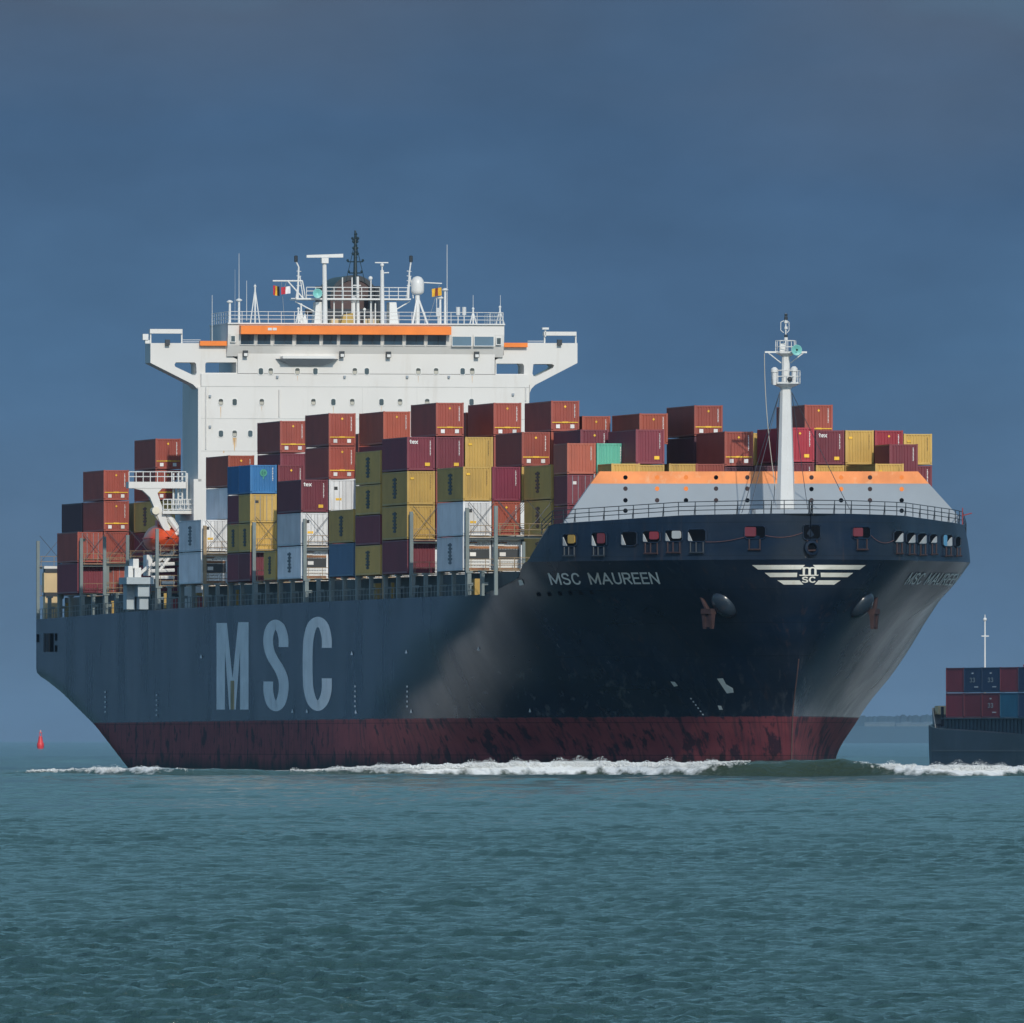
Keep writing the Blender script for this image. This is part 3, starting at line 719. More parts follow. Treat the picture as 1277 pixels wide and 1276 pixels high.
for (x0,x1,y0,y1,kind,f0,f1) in OPEN:
    w = x1-x0
    m = MB(); slab(m, x0, x1, y0, y1, .02, .05, 2.6); op = m.build('mooring_opening', M_black, bulwark)
    m = MB(); 
    ring = [(x0+2.6,y0),(x1-2.6,y0),(x1,y0+2.6),(x1,y1-2.6),(x1-2.6,y1),(x0+2.6,y1),(x0,y1-2.6),(x0,y0+2.6)]; ring = [on_hull(x, y, .06)[0] for x, y in ring]
    if all(q is not None for q in ring): m.path(ring+ring[:1], .07, 6)
    else: slab(m, x0-.7, x0+.3, y0+.5, y1-.5, .02, .16)
    m.build('opening_rim', M_hull, op)
    m = MB()
    if x0 < 900:
        A = [on_hull(x, y, .05)[0] for x, y in ((x0+1.2,y1-1.2),(x0+6.2,y1-1.2),(x0+1.4,y0+4))]
        B = [on_hull(x, y, .12)[0] for x, y in ((x0+1.2,y1-1.2),(x0+6.2,y1-1.2),(x0+1.4,y0+4))]
        m.add(A+B, [(0,1,2),(3,4,5),(0,1,4,3),(1,2,5,4),(2,0,3,5)]); m.build('gusset', M_gus, op)
    elif kind.startswith('tri') or kind == 'blue':
        q = ((x0+2.5,y1-1),(x1-1,y1-1),(x1-1.2,y0+3),(x1-3.4,y0+5))
        A = [on_hull(x, y, .05)[0] for x, y in q]; B = [on_hull(x, y, .12)[0] for x, y in q]
        if not any(p is None for p in A+B):
            m.add(A+B, [(0,1,2,3),(4,5,6,7),(0,1,5,4),(1,2,6,5),(2,3,7,6),(3,0,4,7)]); m.build('gusset', M_gus, op)
    m = MB()
    inner = {'yellow': M_yellow, 'wine': M_wine2, 'red': M_red, 'white': M_gus, 'wine2': M_wine2, 'blue': M_blue}.get(kind)
    if inner:
        if kind == 'blue': slab(m, x0+.5, x0+4.5, y0+.5, y1-1, .05, .14, 1)
        elif x0 > 900: slab(m, x0+1, x0+w*.55, y0+1.5, y1-3, .05, .14, 1)
        else: slab(m, x0+w*.42, x1-2, y0+1.2, y1-4.2, .05, .14, 1.2)
        m.build('winch_drum', inner, op)
    if kind not in ('dark',) or x0 > 840:
        m = MB()
        xs = (x0+w*.25, x1-w*.25) if x0 > 900 else (x0+w*.2, x0+w*.5, x1-w*.12)
        for x in xs:
            a, b = on_hull(x, y1+.5, .16)[0], on_hull(x, min(y1+14, 694), .16)[0]
            if a and b: m.tube(a, b, .065)
        a, b = on_hull(xs[0]-1, min(y1+13.6, 693.6), .2)[0], on_hull(xs[-1]+1, min(y1+13.6, 693.4), .2)[0]
        if a and b: m.tube(a, b, .08)
        if m.v: m.build('fairlead_roller', M_rust if (x0 > 900 or kind in ('red','white')) else M_dark, op)
# bull nose
p, n, u, v = frame_at(1011, 683)
m = MB(); vs = []
for i in range(20):
    t = 2*math.pi*i/20
    for r, o in ((.62,.0),(.62,.3),(.42,.34),(.40,.05)): vs.append(p + n*o + u*math.cos(t)*r + v*math.sin(t)*r)
m.add(vs, [(4*i+j, 4*((i+1)%20)+j, 4*((i+1)%20)+j+1, 4*i+j+1) for i in range(20) for j in range(3)])
m.build('bull_nose', M_hull, bulwark, smooth=True)
m = MB(); m.add([p+n*.03+u*math.cos(2*math.pi*i/20)*.41+v*math.sin(2*math.pi*i/20)*.41 for i in range(20)], [tuple(range(20))]); m.build('bull_nose_hole', M_black, bulwark)
# light line drooping along the bulwark
m = MB()
for (xa, ya, xb, yb, sag) in ((881,676,929,670,2),(955,668,1002,664,4),(1085,668,1113,674,6)):
    pts = [on_hull(xa+(xb-xa)*t, ya+(yb-ya)*t+sag*4*t*(1-t), .12)[0] for t in np.linspace(0, 1, 9)]
    if all(p is not None for p in pts): m.path(pts, .025, 5)
m.build('mooring_line', mat('line_red', (0.13, 0.06, 0.055), .8), bulwark)

# bow rail
def bow_rail():
    m = MB()
    pts = []
    for side in (-1, 1):
        for a in np.concatenate([np.linspace(.15, 1.6, 5), np.linspace(3.2, 24, 14)]):
            p = bul_pt(a, sheer(a), side); p.y -= side*.12; pts.append((side, p))
    L = [p for s_, p in pts if s_ == -1][::-1] + [p for s_, p in pts if s_ == 1]
    for h in (.38, .72, 1.08): m.path([p+Vector((0,0,h)) for p in L], .035, 5)
    for i, p in enumerate(L):
        m.tube(p, p+Vector((0,0,1.08)), .04, n=5)
        if i % 2: m.tube(p+Vector((-.5,0,0)), p+Vector((0,0,.9)), .035, n=5)
    m.build('bow_railing', M_dark, ship)
bow_rail()

m = MB(); pts = [Vector((-float(pchip(LEV, STEM, z))+.06, 0, z)) for z in np.linspace(0, 9.5, 14)]
m.path(pts, .05, 6); m.build('stem_bar', mat('stem_rust', (.085,.045,.04), .7, var=.4, vscale=1.2), ship)
# anchors in their pockets
def anchor(side):
    p, n = on_hull(903, 755, 0)
    u = Vector((-n.y, n.x, 0)).normalized(); w = n.cross(u)
    m = MB(); vs = []; R = 12; K = 20
    for j in range(R+1):
        a = math.pi/2*j/R
        for i in range(K):
            t = 2*math.pi*i/K; vs.append(p + u*math.cos(t)*1.15*math.cos(a) + w*math.sin(t)*1.35*math.cos(a) + n*(.80*math.sin(a)-.1))
    m.add(vs, [(j*K+i, j*K+(i+1)%K, (j+1)*K+(i+1)%K, (j+1)*K+i) for j in range(R) for i in range(K)])
    if side > 0: m.v = [(x, -y, z) for x, y, z in m.v]
    m.build('anchor_bolster', M_navy2, ship, smooth=60)
    m = MB()
    q, nq = on_hull(892, 757, .55); up = Vector((0, 0, 1))
    out = Vector((nq.x, nq.y, 0)).normalized(); lat = Vector((-out.y, out.x, 0))
    q2 = q + out*.35
    m.tube(q2, q2 + up*1.75 + Vector((-1.5, -.62, 0)), .22, .10)
    # crown and flukes hanging down
    def bx(c, hx, hy, hz):
        vs = [c + lat*(sx*hx) + out*(sy*hy) + up*(sz*hz) for sx in (-1,1) for sy in (-1,1) for sz in (-1,1)]
        m.add(vs, [(0,1,3,2),(4,6,7,5),(0,4,5,1),(2,3,7,6),(0,2,6,4),(1,5,7,3)])
    bx(q2, .62, .30, .22)
    for sx in (-1, 1):
        c = q2 + lat*(sx*.42)
        vs = [c+lat*(.2*a)+out*(.22*b)-up*.2 for a in (-1,1) for b in (-1,1)] + [c+lat*(.13*a)+out*(.12*b)-up*1.45 for a in (-1,1) for b in (-1,1)]
        m.add(vs, [(0,1,3,2),(4,6,7,5),(0,2,6,4),(1,5,7,3),(0,4,5,1),(2,3,7,6)])
    bx(q2 - up*.8, .50, .10, .5)
    if side > 0: m.v = [(x, -y, z) for x, y, z in m.v]
    m.build('anchor', M_rust, ship)
anchor(-1); anchor(1)

# ------------------------------------------------------------------ breakwater, foremast
BWS = -21.5
def yz(px, py, s=BWS): return SP(px, py, s)
def breakwater():
    A = [yz(703,652), yz(748,588), yz(1145,588), yz(1196,644.5)]
    B = [yz(737,603.2), yz(1158.5,603.2)]
    zb = 20.4
    m = MB(); low = [(A[0][0]-.0, A[0][1]), B[0], B[1], A[3]]
    m.prism([(A[0][0]+.2, zb), A[0], B[0], B[1], A[3], (A[3][0]-.2, zb)], 0, BWS-.5, BWS)
    br = m.build('breakwater', M_grey, ship)
    m = MB(); m.prism([B[0], A[1], A[2], B[1]], 0, BWS-.5, BWS+.004); m.build('orange_band', M_orange_worn, br)
    cols = [(780,[595.5,609.5,624,637]),(819.5,[595.5,609.5,624]),(855.5,[595.5,609.5,624]),(893,[595.5,609.5,624]),(932,[595.5,609.5,624]),
            (1012,[595.5,610,624]),(1049,[595.5,610,624]),(1085,[595.5,610,624,]),(1124.5,[595.5,610,624,637])]
    for ci, (x, ys) in enumerate(cols):
        for ri, y in enumerate(ys):
            c = yz(x, y); m = MB()
            m.lathe([(.19, 0), (.19, .012)], (BWS, c[0], c[1]), 14, 0)
            fill = M_orange if (ci in (1, 2, 6, 8) and ri < 2) else (M_rust if (ci + ri) % 3 else M_black)
            m.build('drain_hole', fill if ri < 2 else (M_black if ri == 3 or ci % 2 == 0 else M_rust), br)
    m = MB()
    for y in np.linspace(-14, 12, 9): m.add([(BWS-.5,y-.05,21.3),(BWS-.5,y+.05,21.3),(BWS-3.6,y+.05,21.3),(BWS-3.6,y-.05,21.3),(BWS-.5,y-.05,25),(BWS-.5,y+.05,25)], [(0,1,2,3),(0,1,5,4),(2,3,4,5),(0,4,3),(1,2,5)])
    m.build('bracket', M_grey, br)
breakwater()
def foremast():
    s = -10.7
    Pm = lambda px, py: SP(px, py, s)
    c = lambda py: (s, 0.0, Pm(980, py)[1])
    m = MB()
    m.lathe([(.80, c(638)[2]-.6), (.80, c(634)[2]), (.47, c(490)[2]), (.44, c(486)[2]), (.50, c(484)[2]), (.62, c(479)[2])], (s, 0, 0), 8, 2)
    m.lathe([(.36, c(479)[2]), (.36, c(462)[2]), (.34, c(444)[2])], (s, 0, 0), 10, 2)
    fm = m.build('foremast', M_white2, ship)
    m = MB(); z = c(478)[2]
    m.lathe([(.55, z-.35), (1.25, z-.05), (1.25, z+.08)], (s, 0, 0), 8, 2)
    for h in (.55, 1.05): m.path([(s+1.2*math.cos(2*math.pi*i/8), 1.2*math.sin(2*math.pi*i/8), z+h) for i in range(9)], .04, 5)
    for i in range(8): m.tube((s+1.2*math.cos(2*math.pi*i/8), 1.2*math.sin(2*math.pi*i/8), z), (s+1.2*math.cos(2*math.pi*i/8), 1.2*math.sin(2*math.pi*i/8), z+1.05), .04, n=5)
    m.build('mast_platform', M_white2, fm)
    m = MB(); z = c(440)[2]
    m.lathe([(.36, z-.3), (.85, z-.05), (.85, z+.08)], (s, 0, 0), 8, 2)
    for h in (.5, 1.0): m.path([(s+.85*math.cos(2*math.pi*i/8), .85*math.sin(2*math.pi*i/8), z+h) for i in range(9)], .035, 5)
    for i in range(8): m.tube((s+.85*math.cos(2*math.pi*i/8), .85*math.sin(2*math.pi*i/8), z), (s+.85*math.cos(2*math.pi*i/8), .85*math.sin(2*math.pi*i/8), z+1.0), .035, n=5)
    m.box(s-.3, s+.3, -.5, -.1, z+.1, z+.8)
    m.build('mast_platform', M_white2, fm)
    m = MB(); m.box(s-.08, s+.08, -1.78, 1.78, z-.02, z+.12)
    for sd in (-1, 1): m.tube((s, sd*1.5, z), (s, sd*.4, z-.85), .05, n=6)
    m.build('cross_tree', M_white2, fm)
    m = MB(); hy, hz = Pm(989.5, 437); m.lathe([(.10, -.4), (.14, 0), (.26, .32), (.45, .5), (.38, .5), (.12, .2)], (s+.9, hy, hz), 16, 0); m.build('fog_horn', M_teal, fm, smooth=50)
    m = MB(); m.lathe([(.06, 0), (.09, .02), (.09, .05)], (s+1.42, hy, hz), 10, 0); m.build('horn_throat', M_black, fm)
    m = MB(); zt = c(391)[2]; m.tube((s,0,z+.1), (s,0,zt), .07, .05)
    m.build('mast_pole', M_white2, fm)
    for py, r, mm in ((393,.13,M_dark),(397,.15,M_dark),(401.5,.16,M_white2),(409,.14,M_white2),(419,.14,M_dark),(422.5,.16,M_white2)):
        m = MB(); zz = c(py)[2]; m.lathe([(r*.7,-.12),(r,-.1),(r,.1),(r*.7,.12)], (s, 0.02, zz), 10, 2); m.build('mast_light', mm, fm)
    m = MB()
    for yy in (-.42, .28): m.path([(s, yy*.4, c(415)[2]), (s, yy, c(412)[2]), (s, yy, c(402)[2]), (s, yy*.4, c(400)[2])], .03, 5)
    m.build('light_guard', M_white2, fm)
    for px, py, w, h in ((963.5,469,4.6,12),(1000 - 12,468,4,11)):
        y, zz = Pm(px, py); m = MB(); m.lathe([(.16,-.75),(.22,-.1),(.22,.25),(.30,.3),(.30,.55),(.12,.72)], (s+.8, y, zz), 10, 2); m.build('searchlight', M_white2, fm, smooth=40)
    y, zz = Pm(981, 473.5); m = MB(); m.ball((s+1.3, y, zz), .22); m.build('camera_housing', M_dark, fm)
    m = MB()
    for (pxb, pyb, sb) in ((925,640,-16),(932,648,-8),(1008,640,-16),(1060,636,-19),(965,628,-12)):
        yb, zb = SP(pxb, pyb, sb); m.tube((s, .5*(1 if yb > 0 else -1), c(489)[2]), (sb, yb, max(zb, 21.1)), .028, n=5)
    m.build('mast_stay', M_wire, fm)
    m = MB(); pts = []
    for t in np.linspace(0, 1, 14):
        px = 952.5 + 0*t; a = SP(952.5, 441, s); b = SP(966.5, 610, s)
        pts.append((s + .3, a[0]+(b[0]-a[0])*t**1.9, a[1]+(b[1]-a[1])*t))
    m.path(pts, .035, 5); m.build('halyard', M_rope, fm)
    m = MB(); m.box(s+1.6, s+1.75, -3.2, 6.0, 21.0, 21.92); m.box(s+1.2, s+1.75, -3.2, -2.9, 21.0, 21.92); m.build('mast_sill', M_grey, fm)
foremast()
# little jack staff at the port rail
m = MB(); p = bul_pt(21.5, 20.85, 1); m.tube(p, p+Vector((0,0,1.4)), .05); m.tube(p+Vector((0,0,.75)), p+Vector((0,.8,.95)), .05); m.build('rail_post', M_red, ship)

# ------------------------------------------------------------------ deck edge: coaming, pillars, lashing bridges
m = MB(); m.box(sj(0)+.5, -38, -17.4, 17.4, 14.9, 17.0); m.box(-277, sj(-2.27)-1, -17.4, 17.4, 14.3, 16.6); m.build('hatch_coaming', M_deck, ship)
BJ = [-6.26, -5.3, -4.3, -3.27, -2.27] + [-1] + list(range(0, 13))
pil = MB(); pil.box(-.17, .17, -.17, .17, 0, 2.12); pil.box(-.24, .24, -.3, .3, 1.98, 2.13); pil.box(-.08, .08, .17, .5, .9, 1.15)
pil_me = pil.mesh('support_pillar', M_pillar)
for j in BJ:
    zb = 15.0 if j > -1.5 else 14.55
    if j < 12 and j > -6.2: link('support_pillar', pil_me, ship, (sj(j)+.45, -19.75, zb))
    if j < 12 and j not in (-2.27,): link('support_pillar', pil_me, ship, (sj(j)+6.6, -19.75, zb))
# rail along the deck edge
m = MB()
zd = lambda s: 15.0 if s > -205 else (15.0+(s+205)*.007)
xs = list(np.arange(-277, -46, 1.65))
for h in (.5, 1.0): m.path([(x, -19.85, zd(x)+h) for x in (-277, -205, -46)], .03, 5)
for x in xs: m.tube((x, -19.85, zd(x)), (x, -19.85, zd(x)+1.0), .035, n=5)
m.build('deck_railing', M_pillar, ship)
for bi, j in enumerate(BJ):
    s = sj(j) - .12; zb = 15.0 if j > -1.5 else 14.5
    dz = 0 if j > -1.5 else -.4
    if j == -2.27: pass
    root = MB(); y0 = -19.95
    ymax = 19.0 if j <= 11 else 15
    yi = y0
    root.cur = 0
    root.box(s-.10, s+.10, y0+.30, -6.0, 19.78+dz, 19.95+dz)                    # cross beam
    mm = M_pillar if j not in (1, 2, 4, 8) else M_bridge
    b = root.build('lashing_bridge', mm, ship)
    cols_ = [(y0, .30, zb, 22.5+dz)]
    if j in (-4.3, -3.27, -2.27, -5.3): cols_.append((y0+2.55, .28, zb, 20.6+dz))
    if j in (10, 11): cols_.append((y0+5.1, .3, zb, 22.2))
    for k in range(1, 6): cols_.append((y0+k*2.53-.12, .24, zb+2, 19.5+dz))
    for yy, w_, za_, zb_ in cols_:
        c_ = MB(); c_.box(s-w_/2, s+w_/2, yy, yy+w_, za_, zb_); c_.build('column', mm, b)
    m = MB()
    yw = -6.0
    for z in (20.0, 17.15):
        m.box(s-.42, s+.42, y0+.30, yw, z+dz, z+dz+.07)
        for h in (.5, 1.0): m.tube((s+.38, y0+.3, z+dz+h), (s+.38, yw, z+dz+h), .028, n=5)
        for y in np.arange(y0+.4, yw, 1.26): m.tube((s+.38, y, z+dz), (s+.38, y, z+dz+1.0), .026, n=5)
    m.build('walkway', M_bridge, b)
    m = MB()
    for k in range(5):
        ya = y0+.2+k*2.53
        m.tube((s+.1, ya+.15, 20.4+dz), (s-.3, ya+2.35, 23.0+dz), .026, n=5); m.tube((s+.1, ya+2.35, 20.4+dz), (s-.3, ya+.15, 23.0+dz), .026, n=5)
    m.build('lashing_rods', M_wire, b)
    if j in (-5.3, -3.27, 2, 8, -6.26, -1):
        m = MB(); m.box(s+.2, s+.6, y0+.7, y0+.95, zb+.1, zb+1.5); m.build('yellow_locker', M_yellow, b)
# odd deck gear seen between the pillars
for px, py, w, h, mm, nm in ((249,756,3,5,M_red,'hydrant_box'),(467,741,5,9,M_yellow,'hydrant_box'),(590,738,6,9,M_yellow,'hydrant_box'),(245,760,4,8,M_yellow,'hydrant_box'),(214,762,4,4,M_red,'hydrant_box')):
    s, z = SY(px, py, -19.3); m = MB(); m.box(s-w*.22, s+w*.22, -19.4, -18.9, 15.0, 15.0+h*.11+.5); m.build(nm, mm, ship)
# stern mooring house and the deck crane gear beside the tower
m = MB(); s = -276.5
m.box(s-1.2, s, -19.4, -17.9, 14.5, 16.7); m.box(s-1.2, s, -19.5, -17.8, 17.1, 19.0); m.cur = 1; m.box(s-1.1, s+.01, -19.4, -17.9, 16.7, 17.1); m.box(s-1.1, s+.05, -19.4, -17.9, 19.0, 19.4); m.cur = 2; m.box(s-1.2, s, -19.5, -17.8, 19.4, 19.65)
m.build('stern_winch_house', [M_cream, M_dark, M_white2], ship)

# ------------------------------------------------------------------ bridge tower
HS = -209.5
def H(px, py, s=HS): return SP(px, py, s)
def fbox(m, x0, x1, y0, y1, back, front, s=HS):
    """box whose front face covers a rectangle of the photograph on plane s+front"""
    a = H(x0, y0, s+front); b = H(x1, y1, s+front)
    m.box(s+back, s+front, a[0], b[0], b[1], a[1])
ACC_D = 10.5
m = MB()
a = H(251, 452); b = H(660, 640)
m.box(HS-ACC_D, HS, H(296.6,452)[0], H(617,452)[0], H(400,466)[1], H(400,437)[1])
m.box(HS-ACC_D, HS, a[0], b[0], 15.0, H(251,466)[1])
acc = m.build('accommodation_tower', M_white, ship)
m = MB()
for py in (482.5, 522.5, 563):
    fbox(m, 251, 660, py-.25, py+.25, 0, .02)
m.build('deck_seam', mat('seam_grey', (.5,.5,.48), .6), acc)
# lower deck house to starboard
m = MB(); fbox(m, 241.5, 251, 597.5, 660, -ACC_D, -.02); m.build('side_house', M_white, acc)
def portholes():
    rows = [(463.2, [325.2,337.5,370.8,393.2,442.4,457.3,521.6,543.7,576.8,588.8]), (501.6, [275.3,292.5,326.3,390.7,415.6,439.1,475.6,498.8,532.6,587.9]), (541, [275.4,292.5,312])]
    for ri, (py, xs) in enumerate(rows):
        for i, px in enumerate(xs):
            y, z = H(px, py); m = MB()
            w, h = .21, .30
            ring = [(-w,-h+.1),(-w+.1,-h),(w-.1,-h),(w,-h+.1),(w,h-.1),(w-.1,h),(-w+.1,h),(-w,h-.1)]
            m.prism([(y+u, z+v) for u, v in ring], 0, HS+.005, HS+.025)
            p = m.build('porthole', M_glass if (i*7+ri*3) % 5 < 2 else M_port, acc)
            m = MB()
            o = [(u*1.25, v*1.18) for u, v in ring]
            m.add([(HS+.05, y+u, z+v) for u, v in ring]+[(HS+.05, y+u, z+v) for u, v in o]+[(HS, y+u, z+v) for u, v in ring]+[(HS, y+u, z+v) for u, v in o],
                  [(k,(k+1)%8,8+(k+1)%8,8+k) for k in range(8)]+[(k,(k+1)%8,16+(k+1)%8,16+k) for k in range(8)]+[(8+k,8+(k+1)%8,24+(k+1)%8,24+k) for k in range(8)])
            m.build('rim', M_white2, p)
            if (i*7+ri*3) % 5 >= 2:   # drawn blind
                m = MB(); m.box(HS+.026, HS+.03, y-w*.85, y+w*.85, z-h*.8, z+h*.15); m.build('blind', mat('blind_cloth', (.45,.43,.37), .8), p)
portholes()
def tower_fittings():
    seam = MATS['seam_grey']
    m = MB()
    for px in (318, 384, 452, 520, 588): fbox(m, px-.12, px+.12, 482.8, 522.2, 0, .015); fbox(m, px-.12, px+.12, 522.8, 562.7, 0, .015)
    m.build('plate_seam', seam, acc)
    for px, py in ((262,494),(346,470),(430,470),(508,470),(560,470),(640,492),(262,532)):
        m = MB(); fbox(m, px-1.4, px+1.4, py-1.4, py+1.4, 0, .22); m.build('deck_lamp', M_grey, acc)
    for px, y0, y1 in ((256.5,483,560),(655.5,483,500),(348,486,520)):
        m = MB(); a, b = H(px, y1), H(px, y0); m.tube((HS+.1, *a), (HS+.1, *b), .06, n=6); m.build('down_pipe', M_white, acc)
tower_fittings()
def rust_runs():
    mm = mat('rust_run', (0.55, 0.33, 0.13), .8, var=.3, vscale=2)
    m = MB()
    for px, py, l, w in ((292.3,546,17,1.1),(290.7,546,9,.6),(294.2,546,12,.7),(275.2,507.5,14,.5),(279,562,3,1.2),(415.6,507,9,.35),(521.6,469,8,.3),(371,469,6,.3),(475.6,507,7,.3),(588.8,469,9,.35),(326.3,507,5,.3)):
        y, z = H(px, py); m.add([(HS+.012, y-w*.07, z),(HS+.012, y+w*.07, z),(HS+.012, y+w*.02, z-l*.075),(HS+.012, y-w*.02, z-l*.075)], [(0,1,2,3)])
    m.build('rust_streak', mm, acc); m = MB()
rust_runs()
# bridge wings: pierced brackets
def ring_plate(m, outer, holes, s0, s1):
    """a plate with holes: filled outline, swept from s0 to s1"""
    bm = bmesh.new()
    loops = []
    for lp in [outer]+holes:
        vs = [bm.verts.new((0, y, z)) for y, z in lp]
        for i in range(len(vs)): bm.edges.new((vs[i], vs[(i+1) % len(vs)]))
        loops.append(vs)
    bmesh.ops.triangle_fill(bm, use_beauty=True, edges=bm.edges[:], normal=(1,0,0))
    bm.verts.index_update()
    V = [(v.co.y, v.co.z) for v in bm.verts]; T = [tuple(v.index for v in f.verts) for f in bm.faces]
    n = len(V)
    m.add([(s1, y, z) for y, z in V]+[(s0, y, z) for y, z in V], T+[tuple(i+n for i in t[::-1]) for t in T])
    k = 0
    for lp in [outer]+holes:
        c = len(lp); base = len(m.v)-2*n
        for i in range(c):
            a, b_ = k+i, k+(i+1) % c
            m.f.append((base+a, base+b_, base+n+b_, base+n+a)); m.m.append(m.cur)
        k += c
    bm.free()
def wing(side):
    if side < 0:
        out = [(187,428),(283,428),(283,442),(296.4,449),(296.4,452),(296.4,466.2),(296.4,480),(251.2,480),(251.2,500),(249.8,493),(246.5,486),(240,479.4),(187,452.6)]
        tri = [(218.5,452),(242,452),(244,454),(244.6,465.5),(243,468),(240,467.8),(218,457.5),(217,455)]
        rec = [(257,452),(294,452),(294,465),(255.4,465),(255.4,454)]
    else:
        out = [(627.5,428),(719.5,428),(719.5,452.8),(667,480),(662,485),(660,490),(659.8,500),(659.8,480),(617.2,480),(617.2,466.5),(617.2,449),(627.5,443)]
        tri = [(664.5,454.5),(666,454),(688,454),(690.5,456),(689,459),(668,469.5),(665,469.5),(663.3,466)]
        rec = [(618.5,453.5),(651,453.5),(652.8,456),(652.8,466.5),(618.5,466.5)]
    Q = lambda L: [H(x, y, HS-.6) for x, y in L]
    m = MB(); ring_plate(m, Q(out), [Q(tri), Q(rec)], HS-3.4, HS-.6 if False else HS-.35)
    w = m.build('bridge_wing', M_white, ship)
    # front bulkhead of the open gallery, railing frame, sun shade and flood lights
    m = MB()
    if side < 0: fbox(m, 252, 296.4, 468, 480.4, -.34, -.2)
    else: fbox(m, 617.2, 657.5, 468.3, 481, -.34, -.2)
    m.build('gallery_bulkhead', M_white, w)
    m = MB()
    x0, x1 = (187, 227.5) if side < 0 else (678.5, 719)
    yt, yb, yl = (410.3, 428, 416) if side < 0 else (413.6, 428.5, 418.6)
    fbox(m, x0, x1, yt, yl, -1.6, -.9); fbox(m, x0, x0+1.6, yl, yb, -1.4, -1.1); fbox(m, x1-1.6, x1, yl, yb, -1.4, -1.1)
    m.build('wing_shelter', M_white, w)
    m = MB()
    if side < 0: fbox(m, 249.5, 282.8, 425.2, 431.2, -.34, .15)
    else: fbox(m, 628.5, 658, 427.5, 433, -.34, .15)
    m.build('sun_shade', M_orange, w)
    m = MB()
    if side < 0: fbox(m, 178, 185, 416.5, 424, -1.2, -.7); fbox(m, 181, 186.6, 424, 428.5, -1.2, -.8)
    else: fbox(m, 676.5, 684.5, 408.5, 411, -1.2, -.7); fbox(m, 679.5, 681, 411, 420, -1.2, -.9)
    m.build('search_light', M_white2, w)
    m = MB(); xx = 206.5 if side < 0 else 695.5
    fbox(m, xx, xx+5.5, 423.5, 430.5, -.34, .1); m.build('flood_light', M_dark, w)
    m = MB()
    for h in (424, 426.4): 
        a, b_ = (H(228, h, HS-1), H(250, h, HS-1)) if side < 0 else (H(658, h+1.5, HS-1), H(678, h+1.5, HS-1))
        m.tube((HS-1, *a), (HS-1, *b_), .03, n=5)
    m.build('wing_rail', M_white2, w)
wing(-1); wing(1)
# tapered leg under the starboard wing, in the shade beside the tower
m = MB()
yt = H(251,485)[0]; 
m.add([(HS-.02, yt-.0, H(0,482)[1]), (HS-.02, yt, H(0,600)[1]), (HS-6.4, yt-.05, H(0,600)[1]), (HS-4.2, yt-.05, H(0,482)[1]),
       (HS-.02, yt-.3, H(0,482)[1]), (HS-.02, yt-.3, H(0,600)[1]), (HS-6.4, yt-.3, H(0,600)[1]), (HS-4.2, yt-.3, H(0,482)[1])],
      [(0,1,2,3),(4,7,6,5),(0,4,5,1),(1,5,6,2),(2,6,7,3),(3,7,4,0)])
m.build('wing_leg', M_white, acc)
